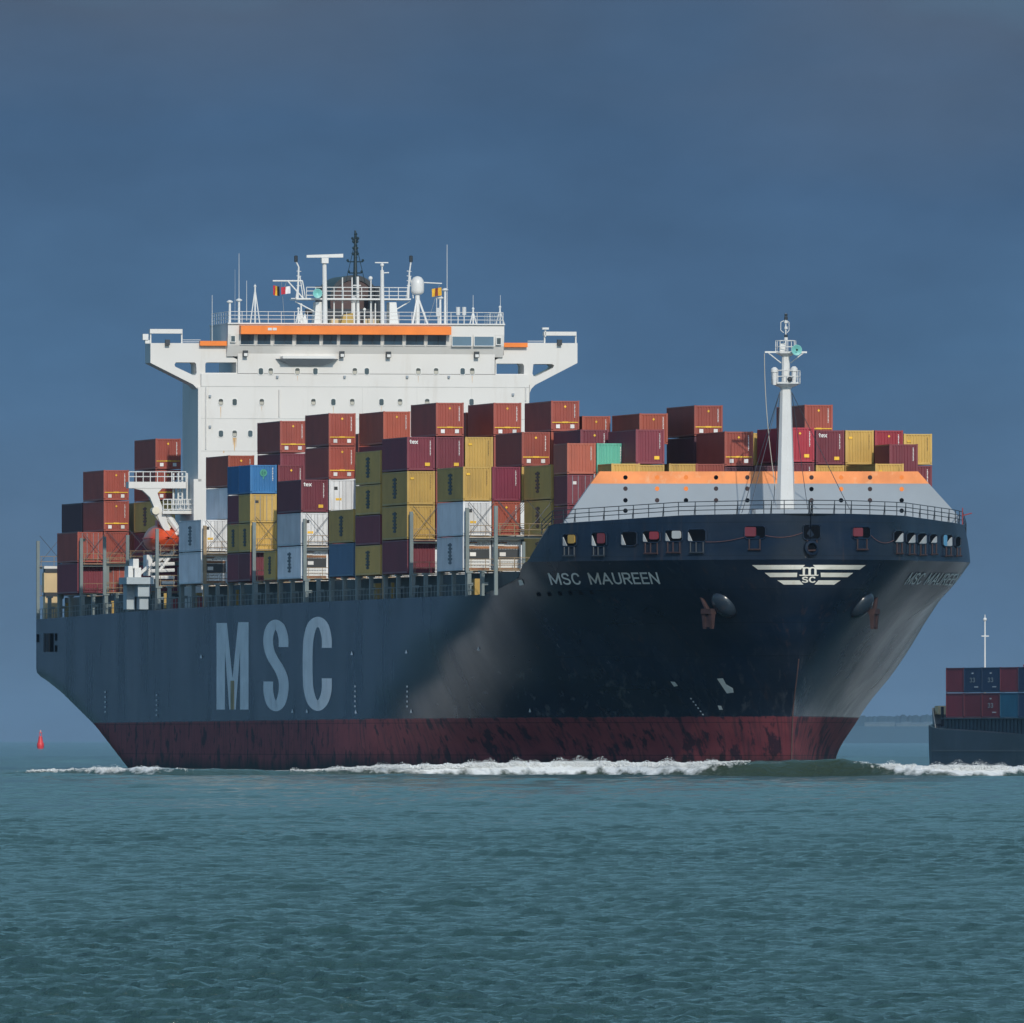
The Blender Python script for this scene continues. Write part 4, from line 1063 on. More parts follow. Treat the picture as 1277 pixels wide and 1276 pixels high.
# wheelhouse
def wheelhouse():
    m = MB()
    a = H(283, 404.3); b = H(627.5, 443)
    zb, zt = b[1]-.2, a[1]
    zw0, zw1 = H(300, 430.6)[1], H(300, 416.8)[1]
    # leaning front: window band stands out over the foot
    prof = [(HS-9.5, zb), (HS-.12, zb), (HS+.35, zw0), (HS+.55, zw1), (HS+.55, zt), (HS-9.5, zt)]
    m.prism([(x, z) for x, z in prof], 1, a[0], b[0])
    wh = m.build('wheelhouse', M_white, ship)
    m = MB(); m.box(HS-9.6, HS+.75, a[0]-.05, b[0]+.05, zt+.003, zt+.12); m.build('roof', M_white2, wh)
    m = MB(); yl, yr = H(297, 410)[0], H(559.3, 410)[0]
    m.add([(HS+.56, yl, H(0,415.8)[1]), (HS+1.5, yl, H(0,415.8)[1]), (HS+1.5, yl, H(0,405.5)[1]), (HS+.56, yl, H(0,404.8)[1]),
           (HS+.56, yr, H(0,415.8)[1]), (HS+1.5, yr, H(0,415.8)[1]), (HS+1.5, yr, H(0,405.5)[1]), (HS+.56, yr, H(0,404.8)[1])],
          [(0,1,2,3),(4,7,6,5),(0,4,5,1),(1,5,6,2),(2,6,7,3),(3,7,4,0)])
    m.build('sun_shade', M_orange, wh)
    m = MB()
    for px in (334, 340): fbox(m, px, px+5, 408.8, 412, 1.5, 1.53)
    m.build('shade_mark', M_white2, wh)
    W_ = [(298.6,316.2),(319.3,336.6),(340.4,363.9),(367.6,397.7),(401,419.6),(422.4,446.5),(450,474),(477.4,501.2),(504.5,528.2),(531.5,555.7)]
    for i, (x0, x1) in enumerate(W_):
        y0, y1 = H(x0, 420)[0], H(x1, 420)[0]; m = MB()
        f = lambda z: HS+.35+.2*(z-zw0)/(zw1-zw0)
        m.add([(f(zw0)+.02, y0, zw0+.03), (f(zw0)+.02, y1, zw0+.03), (f(zw1)+.02, y1, zw1), (f(zw1)+.02, y0, zw1)], [(0,1,2,3)])
        w = m.build('window', M_glass, wh)
        m = MB()
        for y in (y0, y1): m.tube((f(zw0)+.04, y, zw0), (f(zw1)+.04, y, zw1), .05, n=4)
        m.tube((f(zw0)+.04, y0, zw0+.02), (f(zw0)+.04, y1, zw0+.02), .05, n=4)
        m.build('frame', M_white2, w)
        m = MB(); ym = y0+(y1-y0)*.55; m.tube((f(zw0)+.06, ym, zw0+.1), (f(zw1)+.06, ym+.12, zw1-.1), .02, n=4); m.build('wiper', M_wire, w)
    sky_glass = mat('sky_toned_glass', (0.07, 0.15, 0.24), .05, spec=.8, var=.08)  # blue base colour stands in for sky showing in these panes
    for x0, x1, y0, y1 in ((562.7,586.2,420.2,431.3),(590.3,614,420.2,431.3),(618,623,421.8,429.5),(286.8,291.6,419.2,426.2)):
        ya, za = H(x0, y1); yb_, zb_ = H(x1, y0); m = MB(); m.box(HS+.40, HS+.60, ya, yb_, za, zb_)
        w = m.build('window', sky_glass if x1-x0 > 10 else M_glass, wh)
        m = MB(); o = .07
        m.box(HS+.4, HS+.63, ya-o, ya, za-o, zb_+o); m.box(HS+.4, HS+.63, yb_, yb_+o, za-o, zb_+o); m.box(HS+.4, HS+.63, ya, yb_, zb_, zb_+o); m.box(HS+.4, HS+.63, ya, yb_, za-o, za)
        m.build('frame', M_white2, w)
    # console bay under the middle windows
    m = MB(); top = [H(x, 444.8)[0] for x in (343, 422)]; lo = [H(x, 454.5)[0] for x in (362, 402)]; z1, z2 = H(0, 446.2)[1], H(0, 454.8)[1]; zt2 = H(0, 431)[1]
    m.add([(HS+.02, top[0], z1), (HS+.02, top[1], z1), (HS+1.3, top[1]-.6, z1), (HS+1.3, top[0]+.6, z1), (HS+.02, lo[0], z2), (HS+.02, lo[1], z2), (HS+.25, lo[1], z2), (HS+.25, lo[0], z2)],
          [(0,1,2,3),(4,7,6,5),(3,2,6,7),(0,4,5,1),(0,3,7,4),(1,5,6,2)])
    m.build('console_bay', M_grey, wh)
    m = MB(); m.box(HS-.1, HS+1.35, top[0]+.5, top[1]-.5, z1+.003, H(0,443)[1]); m.build('bay_sill', M_white2, wh)
    for px, py in ((306.5,440),(427,441),(485,441.5),(595,441.5)):
        m = MB(); fbox(m, px-2.8, px+2.8, py-3, py+4.5, .1, .6); fl = m.build('flood_light', M_dark, wh)
        m = MB(); fbox(m, px-2.2, px+2.2, py+.5, py+4, .6, .63); m.build('lens', M_white2, fl)
    m = MB(); y0, y1 = a[0]+.1, b[0]-.1; zr = zt+.12
    for h in (.35, .7, 1.05):
        m.tube((HS+.5, y0, zr+h), (HS+.5, y1, zr+h), .03, n=5)
        for y in (y0, y1): m.tube((HS+.5, y, zr+h), (HS-9, y, zr+h), .03, n=5)
    for y in np.linspace(y0, y1, 22): m.tube((HS+.5, y, zr), (HS+.5, y, zr+1.05), .032, n=5)
    for x in np.linspace(-9, 0, 8):
        for y in (y0, y1): m.tube((HS+x, y, zr), (HS+x, y, zr+1.05), .032, n=5)
    m.build('roof_railing', M_white2, wh)
    return wh, zr
wh, ZROOF = wheelhouse()
# roof gear: radar platform, masts, domes, aerials, funnel behind
def roof_gear():
    s = HS-3.5
    R = lambda px, py, ss=s: SP(px, py, ss)
    def rod(m, p0, p1, r, r2=None, n=8, ss=s):
        a = R(*p0, ss); b = R(*p1, ss); m.tube((ss, a[0], a[1]), (ss, b[0], b[1]), r, r2, n)
    m = MB()
    z = R(430, 374)[1]; m.box(s-3, s+.6, R(368,374)[0], R(511,374)[0], z, z+.14)
    for h in (.4, .8, 1.15):
        m.tube((s+.5, R(381,374)[0], z+h), (s+.5, R(507,374)[0], z+h), .04, n=5)
    for px in np.linspace(381, 507, 12): y = R(px,374)[0]; m.tube((s+.5, y, z), (s+.5, y, z+1.15), .04, n=5)
    m.add([(s+.3, R(x,0)[0], R(0,y)[1]) for x, y in ((391,404),(402,404),(402,375),(393.5,375))] + [(s-1.2, R(x,0)[0], R(0,y)[1]) for x, y in ((391,404),(402,404),(402,375),(393.5,375))], [(0,1,2,3),(4,7,6,5),(0,4,5,1),(1,5,6,2),(2,6,7,3),(3,7,4,0)])
    m.add([(s+.3, R(x,0)[0], R(0,y)[1]) for x, y in ((485,404),(496.5,404),(493.5,375),(485,375))] + [(s-1.2, R(x,0)[0], R(0,y)[1]) for x, y in ((485,404),(496.5,404),(493.5,375),(485,375))], [(0,1,2,3),(4,7,6,5),(0,4,5,1),(1,5,6,2),(2,6,7,3),(3,7,4,0)])
    rod(m, (368,376), (391,388), .06); rod(m, (511,376), (494,386), .06)
    plat = m.build('radar_platform', M_white2, ship)
    m = MB(); rod(m, (405.5,404), (404.5,328), .24, .2, 10, s+.7); ra = m.build('radar_mast', M_white2, ship)
    m = MB(); a = R(404.5, 325, s+.7); m.box(s+.3, s+1.1, a[0]-.32, a[0]+.32, a[1]-.25, a[1]+.25); m.build('radar_motor', M_white2, ra)
    m = MB(); a0, a1 = R(382,320,s+.7), R(427.5,319,s+.7); m.add([(s+.55,a0[0],a0[1]-.1),(s+.85,a0[0],a0[1]-.1),(s+.85,a0[0],a0[1]+.14),(s+.55,a0[0],a0[1]+.14),(s+.5,a1[0],a1[1]-.16),(s+.9,a1[0],a1[1]-.16),(s+.9,a1[0],a1[1]+.18),(s+.5,a1[0],a1[1]+.18)],[(0,1,2,3),(4,7,6,5),(0,4,5,1),(1,5,6,2),(2,6,7,3),(3,7,4,0)]); m.build('radar_scanner', M_white2, ra)
    m = MB(); rod(m, (477,404), (476.5,337), .2, .17, 10, s+.7); rb = m.build('radar_mast', M_white2, ship)
    m = MB(); a = R(476.5, 330.5, s+.7); m.ball((s+.7, *a), .18); rod(m, (476.5,337), (476.5,330), .07, ss=s+.7); rod(m, (476.5,340.5), (485,340), .06, ss=s+.7); m.build('radar_motor', M_white2, rb)
    m = MB(); a0, a1 = R(467.5,327.5,s+.7), R(484,327.5,s+.7); m.box(s+.6, s+.8, a0[0], a1[0], a0[1]-.05, a0[1]+.05); m.build('radar_scanner', M_white2, rb)
    # signal masts at the platform's ends
    for x, tops in ((373, ((371,372),(372.5,333),(369,326))), (510.5, ((509,372),(510.5,340),(512.5,326)))):
        m = MB(); rod(m, tops[0], tops[1], .11, .08); rod(m, tops[1], tops[2], .07)
        for py in (338, 344, 350, 356): rod(m, (x-3.2, py), (x+2.5, py+.6), .035, n=5)
        rod(m, (x-4, 372), (x, 345), .05); rod(m, (x+5, 372), (x+1, 345), .05)
        sm = m.build('signal_mast', M_white2, ship)
        m = MB(); a = R(*tops[2]); m.lathe([(.17,-.05),(.17,.5),(.1,.55)], (s, a[0], a[1]), 10, 2); m.build('mast_lamp', M_dark, sm)
    m = MB(); rod(m, (340,350.3), (377,350.3), .08); rod(m, (358.5,350.3), (378,372), .07); rod(m, (377,350), (381,372), .06); rod(m, (363,372.3),(381,372.3), .05); m.build('signal_yard', M_white2, ship)
    m = MB(); rod(m, (521,352), (551,353.6), .06); m.build('signal_yard', M_white2, ship)
    # satellite dome on its tripod
    m = MB(); a = R(520.6, 368); m.tube((s, a[0], R(0,404)[1]), (s, a[0], a[1]), .22, n=8)
    for dx, ds in ((-7.5,.6),(11,.6),(0,-1.2)): b = R(520.6+dx, 404); m.tube((s+ds, b[0], b[1]), (s, a[0], a[1]-.1), .1, n=6)
    sdm = m.build('dome_tripod', M_white2, ship)
    m = MB(); y, zc = R(520.6, 366); m.lathe([(.35,-.1),(.58,.05),(.62,.3),(.62,.9),(.56,1.25),(.38,1.5),(.15,1.6),(.02,1.62)], (s, y, zc), 18, 2); m.build('satellite_dome', M_white2, sdm, smooth=50)
    # main mast behind, lattice
    sm_ = HS-12; m = MB()
    a, t = R(443, 404, sm_), R(443, 287.5, sm_); m.tube((sm_, a[0], a[1]), (sm_, t[0], t[1]), .32, .09, 8)
    for px0, px1 in ((431,441.5),(455,444.5)):
        p, q = R(px0, 352, sm_), R(px1, 307, sm_); m.tube((sm_, *p), (sm_, *q), .035, n=5)
    for py, l in ((299,3.5),(303,2.5),(326.5,9.5),(340.5,8),(311,2.2),(318,3)):
        p, q = R(443-l, py, sm_), R(443+l, py, sm_); m.tube((sm_, *p), (sm_, *q), .06, n=5)
        for e in (-l, l): b = R(443+e, py-1.8, sm_); m.ball((sm_, b[0], b[1]), .13, n=8, k=5)
    for py in (292, 296, 306, 314, 321): b = R(443.5, py, sm_); m.ball((sm_, b[0], b[1]), .17, n=8, k=5)
    m.build('main_mast', mat('mast_dark_green', (0.012, 0.03, 0.04), .5), ship)
    # funnel
    sf = HS-24; m = MB()
    yc, zc = R(441, 372, sf); rr = 29/13.0
    prof = [(yc + rr*math.cos(t)*1.0, zc + 2.15*math.sin(t)) for t in np.linspace(0, math.pi, 17)]
    m.prism([(yc+rr, 15.2), *prof, (yc-rr, 15.2)], 0, sf-8, sf)
    fu = m.build('funnel', M_funnel, ship)
    m = MB(); m.prism([*[(yc+rr*1.02*math.cos(t), zc+2.2*math.sin(t)) for t in np.linspace(.0, math.pi, 17)], *[(yc+rr*.86*math.cos(t), zc+1.75*math.sin(t)) for t in np.linspace(math.pi, 0, 17)]], 0, sf-8, sf+.15); m.build('funnel_cap', M_dark, fu)
    for px, r in ((400,.55),(471,.45),(463,.3)):
        y, z = R(px, 357, sf+2); m = MB(); m.tube((sf+2, y, 20), (sf+2, y, z), r, n=10); m.build('exhaust_pipe', M_dark, fu)
    # dark intake band and gear seen under the platform
    m = MB(); m.box(HS-13, HS-11, R(414,380)[0], R(484,380)[0], R(0,396)[1], R(0,381)[1]); m.build('intake_louvre', M_dark, ship)
    m = MB(); fbox(m, 381.5, 391, 385.5, 392, -9, -8.5); m.build('intake_louvre', M_dark, ship)
    m = MB(); y, z = R(431.5, 398); m.add([(s+1,y-.65,z-.5),(s+1,y+.55,z-.5),(s+1,y+.5,z+.55),(s+1,y-.4,z+.4),(s,y-.65,z-.5),(s,y+.55,z-.5),(s,y+.5,z+.55),(s,y-.4,z+.4)],[(0,1,2,3),(4,7,6,5),(0,4,5,1),(1,5,6,2),(2,6,7,3),(3,7,4,0)]); m.build('compass_cover', M_yellow, ship)
    m = MB()
    for x0, x1 in ((412,425),(455,473)): fbox(m, x0, x1, 397.5, 404, -6, -5)
    m.build('roof_locker', M_cream, ship)
    m = MB(); rod(m, (441,404), (441,378), .16); rod(m, (446.5,404),(446,345), .16, .12); rod(m, (440,356),(450,356), .06); b = R(441, 374); m.ball((s, b[0], b[1]+.0), .3, .3, .36)
    for px, pt in ((416.5,376),(454.5,388),(468,378),(462.5,348),(427,346),(439,346)): rod(m, (px,404), (px,pt), .08, .06)
    b = R(454.5, 386); m.ball((s, b[0], b[1]), .15); b = R(462, 347); m.ball((s, b[0], b[1]), .2)
    m.build('roof_posts', M_white2, ship)
    # horn
    m = MB(); y, z = R(395, 366, s+1); m.lathe([(.1,-.5),(.14,0),(.3,.3),(.45,.45),(.36,.45),(.12,.2)], (s+1, y, z), 14, 0); m.build('fog_horn', M_teal, ship, smooth=50)
    # whip aerials
    for px, y0, y1, r in ((264.5,425,368,.035),(298,375,316,.03),(307.5,400,350,.03),(557.5,404,305,.04),(590,395,368,.03),(624,395,368,.03),(318,370,354,.04),(293,400,336,.012)):
        m = MB(); rod(m, (px,y0), (px,y1), r, r*.6, 5); m.build('whip_aerial', M_white2, ship)
    for px, pt, sp_ in ((318,357,6),(590,385,4),(623.5,383,5),(375.5,380,3),(372,385,3.5)):
        m = MB()
        rod(m, (px,404),(px,pt), .08); rod(m, (px-sp_,404),(px,pt+4), .06, n=5); rod(m, (px+sp_,404),(px,pt+4), .06, n=5); b = R(px, pt); m.ball((s, b[0], b[1]), .13, n=8, k=5); m.build('aerial_tripod', M_white2, ship)
    for px, pt in ((286.5,377),(298,375),(555,362),(549,372)):
        m = MB(); rod(m, (px,404), (px,pt), .12, .1); b = R(px, pt); m.lathe([(.1,-.1),(.3,0),(.3,.08),(.1,.2)], (s, b[0], b[1]), 12, 2); m.build('aerial_post', M_white2, ship)
    for px in (571.2, 578.8):
        m = MB(); a, b = R(px, 393), R(px, 383); m.tube((s,a[0],a[1]), (s,b[0],b[1]), .2, n=10); rod(m, (px,404),(px,393), .06); m.build('aerial_drum', mat('drum_grey', (.55,.56,.56), .4), ship)
    m = MB(); fbox(m, 544, 549, 384, 394, -3.5, -3.2); rod(m, (546.5,404),(546.5,394), .08); rod(m, (544.5,384),(544.5,370), .04); rod(m, (548.5,384),(548.5,370), .04); m.build('aerial_drum', mat('drum_grey', (.55,.56,.56), .4), ship)
    m = MB(); m.add([(s, R(x,0)[0], R(0,y)[1]) for x, y in ((374.5,404),(384.5,404),(380.5,389))]+[(s-.6, R(x,0)[0], R(0,y)[1]) for x, y in ((374.5,404),(384.5,404),(380.5,389))], [(0,1,2),(3,5,4),(0,1,4,3),(1,2,5,4),(2,0,3,5)]); m.build('magnetic_compass', M_white2, ship)
    # flags
    def flag(px0, px1, y0, y1, cols, label, skew=0, wave=.12):
        V = []; n = len(cols); Fs = []; mi = []
        nx, ny = n*4, 4
        for i in range(nx+1):
            for j in range(ny+1):
                t, u = i/nx, j/ny
                p = R(px0+(px1-px0)*t + skew*u*0, y0+(y1-y0)*u + skew*t)
                V.append((s+.4+wave*math.sin(t*6+u*2), p[0], p[1]))
        for i in range(nx):
            for j in range(ny):
                k = i*(ny+1)+j; Fs.append((k, k+1, k+ny+2, k+ny+1)); mi.append(i//4)
        me = bpy.data.meshes.new('flag'); 
        MI = Matrix.Translation((X0, Z0, 0)) @ Matrix.Rotation(SHIP_ROT, 4, 'Z')
        V = [MI @ Vector(v) for v in V]; c = Vector(V[0]); me.from_pydata([v-c for v in V], [], Fs)
        for cc in cols: me.materials.append(cc)
        me.polygons.foreach_set('material_index', mi)
        o = link('flag', me, None, c); tag(o, label, 'flag', 'signal flags over the bridge'); return o
    fk, fy, fr, fw = (mat('flag_black', (.012,.012,.015), .8), mat('flag_yellow', (.75,.42,.03), .8), mat('flag_red', (.5,.03,.05), .8), mat('flag_white', (.75,.75,.75), .8))
    flag(339.5, 347.5, 356, 368, [fr, fy, fk], 'small black yellow and red flag flying left of the white one', 1.5)
    flag(349.5, 361, 358.5, 367.5, [fr, fw], 'small red and white flag flying under the signal yard', -1.5)
    flag(537.5, 549.5, 360.5, 370.5, [fy, mat('flag_mixed', (.22,.05,.03), .8), fy], 'yellow and red flag flying right of the white satellite dome', -2)
    m = MB(); rod(m, (351,352),(355,404), .012, n=4); rod(m, (357,352),(352,368), .012, n=4); rod(m, (548,355),(533,404), .012, n=4); m.build('flag_halyard', M_rope, ship)
roof_gear()

# boat deck, davit and lifeboat to starboard of the tower
def boat_deck():
    s0 = HS-1.5
    m = MB()
    D = lambda px, py, s=s0: SP(px, py, s)
    y0, z0 = D(160.5, 601); y1, _ = D(232, 601)
    z1 = D(0, 608.5)[1]; zc = D(0,600.5)[1]
    m.box(s0-1.6, s0, y0, y1, z1, zc)
    # curved bracket
    out = [(160.5,608),(178,611.5),(187,620),(193,634),(199,650),(206,664),(213,664),(206,641),(200,626),(196.5,615),(203,608.5)]
    m.prism([D(x, y) for x, y in out], 0, s0-.9, s0-.05)
    bd = m.build('boat_deck', M_white, ship)
    m = MB()
    for h in (588.5, 594.5): a, b = D(161,h), D(232,h); m.tube((s0-.1,*a),(s0-.1,*b), .045, n=5)
    for px in np.linspace(161, 232, 9): a, b = D(px,601), D(px,588.5); m.tube((s0-.1,*a),(s0-.1,*b), .045, n=5)
    for h in (623, 629, 635.5): a, b = D(203,h), D(240,h); m.tube((s0+.3,*a),(s0+.3,*b), .05, n=5)
    for px in np.linspace(203, 240, 8): a, b = D(px,636), D(px,623); m.tube((s0+.3,*a),(s0+.3,*b), .05, n=5)
    m.build('boat_deck_railing', M_white2, bd)
    m = MB(); a = D(202, 637); b = D(251, 650.5); m.box(s0-6, s0+.4, a[0], b[0], D(0,640.5)[1], D(0,636.5)[1])
    p = [D(x, y) for x, y in ((219,641),(251,649.5),(251,652),(219,652))]
    m.build('lower_platform', M_white, bd)
    # ladders and pipes at the tower's corner
    m = MB()
    for px in (218, 224, 229, 235): a, b = D(px, 640), D(px, 590); m.tube((s0-.8,*a),(s0-.8,*b), .09, n=6)
    for py in range(594, 640, 5): a, b = D(224,py), D(229,py); m.tube((s0-.7,*a),(s0-.7,*b), .04, n=5)
    m.build('ladder', M_white2, bd)
    # davit arms
    for (q0, q1, q2) in (((193,635.5),(196,640),(211,660)), ((207.5,638),(212,646),(224.5,664))):
        m = MB(); P = [Vector((s0-.4, *D(*q))) for q in (q0, q1, q2)]
        for a, b in zip(P, P[1:]): m.tube(a, b, .36, .3, 8)
        if q0[0] < 200: m.tube((s0-1.0, *D(194,637)), (s0+.2, *D(194,637)), .36, n=12)
        else: m.tube(P[2], Vector((s0-.4, *D(216,668))), .2)
        m.build('davit', mat('davit_cream', (.72,.66,.52), .5, rust=.3) if q0[0] < 200 else M_white2, ship)
    m = MB()
    for a, b in (((200,694),(211,686)), ((203,712),(222,686)), ((209,700),(222,684)), ((195,705),(214,690)), ((176,718),(190,706)), ((193,720),(222,720)), ((193,712),(222,711)), ((193,704),(222,703)), ((206,727),(222,727))):
        m.tube((s0-2, *D(*a)), (s0-2, *D(*b)), .17, n=6)
    m.build('davit_strut', M_white2, ship)
    # accommodation ladder winch on the deck below
    m = MB(); fbox(m, 158, 192, 720, 728.5, -6, -1.5); fbox(m, 172, 187, 728.5, 744, -6, -2); fbox(m, 174, 185, 744, 760, -6, -2.4); fbox(m, 158, 168, 728.5, 760, -6, -4)
    gw = m.build('gangway_winch', mat('winch_grey', (.36,.42,.45), .5, var=.1), ship)
    m = MB(); fbox(m, 168, 176, 708, 720, -5, -2.5); fbox(m, 166, 173, 697, 709, -5, -2.8); fbox(m, 160, 166, 706, 720, -5, -3); fbox(m, 183, 190, 692, 718, -6, -4); m.build('winch_motor', M_white2, gw)
    # lifeboat: covered, hanging bow towards the viewer
    lb = MB(); L = 7.6; W_ = 1.5; K = 18; R_ = 14; vs = []
    for i in range(K+1):
        t = i/K; x = -L/2 + L*t; e = abs(2*t-1)
        w = W_*(1-e**3.2)**.55 + .02; keel = -1.25*(1-e**4)**.5+.25*e**2; roof = 1.35*(1-e**2.4)**.6
        for j in range(R_):
            a = 2*math.pi*j/R_; sy, sz = math.cos(a), math.sin(a)
            yy = w*(abs(sy)**.8)*(1 if sy >= 0 else -1)*(1.0 if sz < .05 else .92)
            zz = (roof*sz if sz > 0 else -keel*sz)
            vs.append((x, yy, zz))
    lb.add(vs, [(i*R_+j, (i+1)*R_+j, (i+1)*R_+(j+1)%R_, i*R_+(j+1)%R_) for i in range(K) for j in range(R_)])
    me = lb.mesh('lifeboat', M_lbo, smooth=40)
    yb, zb = SP(203, 672, HS-3)
    wpt = W(HS-4.6, yb+.1, zb)
    lo = link('lifeboat', me, None, wpt, (0, 0, SHIP_ROT)); tag(lo, 'orange covered lifeboat hanging from its davit beside the white tower', 'lifeboat')
    m = MB(); m.path([(-3.7,-.1,.08),(-2.5,-1.35,.05),(0,-1.55,.03),(2.5,-1.35,.05),(3.7,-.1,.08),(2.5,1.35,.05),(0,1.55,.03),(-2.5,1.35,.05),(-3.7,-.1,.08)], .07, 6); m.build('fender_rail', mat('lifeboat_red', (.5,.04,.03), .5), lo)
    m = MB(); m.box(.2, 1.7, -.6, .6, 1.05, 1.75); m.build('cockpit', M_lbo, lo)
    m = MB(); m.box(1.7, 1.72, -.45, .45, 1.3, 1.62); m.build('cockpit_window', M_glass, lo)
boat_deck()

# ------------------------------------------------------------------ shipping containers
H9, H8 = 2.896, 2.591
def cmat(name, c, **k): return mat('container_'+name, c, .48, var=.10, vscale=.5, rust=k.get('rust', .35), rscale=.8, soil=k.get('soil', tuple(x*.45+.03 for x in c)))
CM = {'red': cmat('red_brown', (.315,.064,.042), rust=.5), 'redb': cmat('bright_red_brown', (.36,.075,.04)), 'wine': cmat('wine', (.185,.028,.043)), 'tex': cmat('plum', (.17,.024,.040)),
      'must': cmat('mustard', (.55,.35,.085), rust=.5), 'reef': cmat('reefer_white', (.70,.71,.72), rust=.3, soil=(.35,.22,.12)), 'blue': cmat('blue', (.025,.145,.34)),
      'teal': cmat('mint', (.13,.50,.38)), 'obrown': cmat('orange_brown', (.40,.105,.062)), 'crim': cmat('crimson', (.36,.024,.042)), 'mag': cmat('magenta_wine', (.22,.016,.048)),
      'bgrey': cmat('blue_grey', (.085,.165,.27)), 'dwine': cmat('dark_wine', (.075,.018,.032)),
      'nav': cmat('navy', (.02,.045,.10)), 'cyan': cmat('sea_blue', (.02,.13,.22))}
M_cw = mat('container_white_mark', (.75,.74,.72), .5, var=.05); M_cy = mat('container_yellow_mark', (.85,.50,.03), .5, var=.05)
M_ck = mat('container_dark_mark', (.018,.02,.022), .5, var=.1); M_cd = mat('container_unit_dark', (.03,.035,.04), .5, var=.2)
M_cb = mat('container_unit_brown', (.30,.13,.05), .6, var=.3, rust=.6, streak=False)
_body = {}
def corr(m, P, n0, n1, length, height, depth, pitch):
    """corrugated panel: P(u, v, w) -> point; u along, v up, w inwards"""
    k = max(2, int(round(length/pitch))); p = length/k; us = []
    for i in range(k): us += [(i*p, 0), (i*p+.32*p, 0), (i*p+.5*p, depth), (i*p+.82*p, depth)]
    us.append((length, 0))
    vs = [P(u, v, w) for u, w in us for v in (0, height)]
    m.add(vs, [(2*i, 2*i+2, 2*i+3, 2*i+1) for i in range(len(us)-1)])
def body_mesh(L, Hh, colour):
    key = (L, Hh, colour)
    if key in _body: return _body[key]
    m = MB(); hx, hy = L/2, 1.219; c = .16
    for sx in (-1, 1):
        for sy in (-1, 1):
            m.box(sx*hx-(c if sx > 0 else 0), sx*hx+(c if sx < 0 else 0), sy*hy-(c if sy > 0 else 0), sy*hy+(c if sy < 0 else 0), .17, Hh-.12)
            for z0, z1 in ((0, .118), (Hh-.118, Hh+.0)):
                m.box(sx*hx-(.178 if sx > 0 else -.006), sx*hx+(.178 if sx < 0 else -.006)+(.012 if sx > 0 else -.012), sy*hy-(.162 if sy > 0 else -.006)+0, sy*hy+(.162 if sy < 0 else .006 if sy > 0 else 0), z0, z1)
    for sy in (-1, 1):
        ya, yb = (hy-.10, hy-.005) if sy > 0 else (-hy+.005, -hy+.10)
        m.box(-hx+.18, hx-.18, ya, yb, .02, .17); m.box(-hx+.18, hx-.18, ya, yb, Hh-.12, Hh-.02)
        corr(m, (lambda u, v, w, sy=sy: (-hx+.16+u, sy*(hy-.02-w), .17+v)), 0, 0, L-.32, Hh-.29, .045, .278)
    for sx in (-1, 1):
        xa, xb = (hx-.10, hx-.005) if sx > 0 else (-hx+.005, -hx+.10)
        m.box(xa, xb, -hy+.17, hy-.17, .02, .19); m.box(xa, xb, -hy+.17, hy-.17, Hh-.14, Hh-.02)
        corr(m, (lambda u, v, w, sx=sx: (sx*(hx-.02-w), -hy+.16+u, .19+v)), 0, 0, 2*hy-.32, Hh-.33, .055, .235)
    m.box(-hx+.1, hx-.1, -hy+.1, hy-.1, Hh-.06, Hh-.03); m.box(-hx+.1, hx-.1, -hy+.1, hy-.1, .06, .1)
    me = m.mesh('shipping_container', CM[colour]); _body[key] = me; return me
_part = {}
def code_marks(x, y, z0, z1, n, w=.09):
    m = MB()
    h = (z1-z0)/n
    for i in range(n): m.box(x, x+.012, y, y+w*(.7+.3*((i*5) % 3)/2), z0+i*h, z0+i*h+h*.62)
    return m
def text_mesh(body, bold, place):
    V, Fc = stroke_text(body, bold, .3); m = MB(); m.add([place(u, v) for u, v in V], Fc); return m
def side_marks(x, Hh, w):
    """tall column of worn lettering on the starboard side, its strokes joined by a spine"""
    m = MB(); z0, z1 = Hh*.2, Hh*.82; n = 6; h = (z1-z0)/n; y = -1.219
    m.box(x-.28, x+.28, y-.012, y+.05, z0, z1)
    for i in range(n): m.box(x-w*(.36+.14*((i*3) % 2)), x+w*(.36+.10*((i*5) % 3)/2), y-.010, y+.05, z0+i*h+.04, z0+i*h+h*(.62+.12*(i % 2)))
    return m
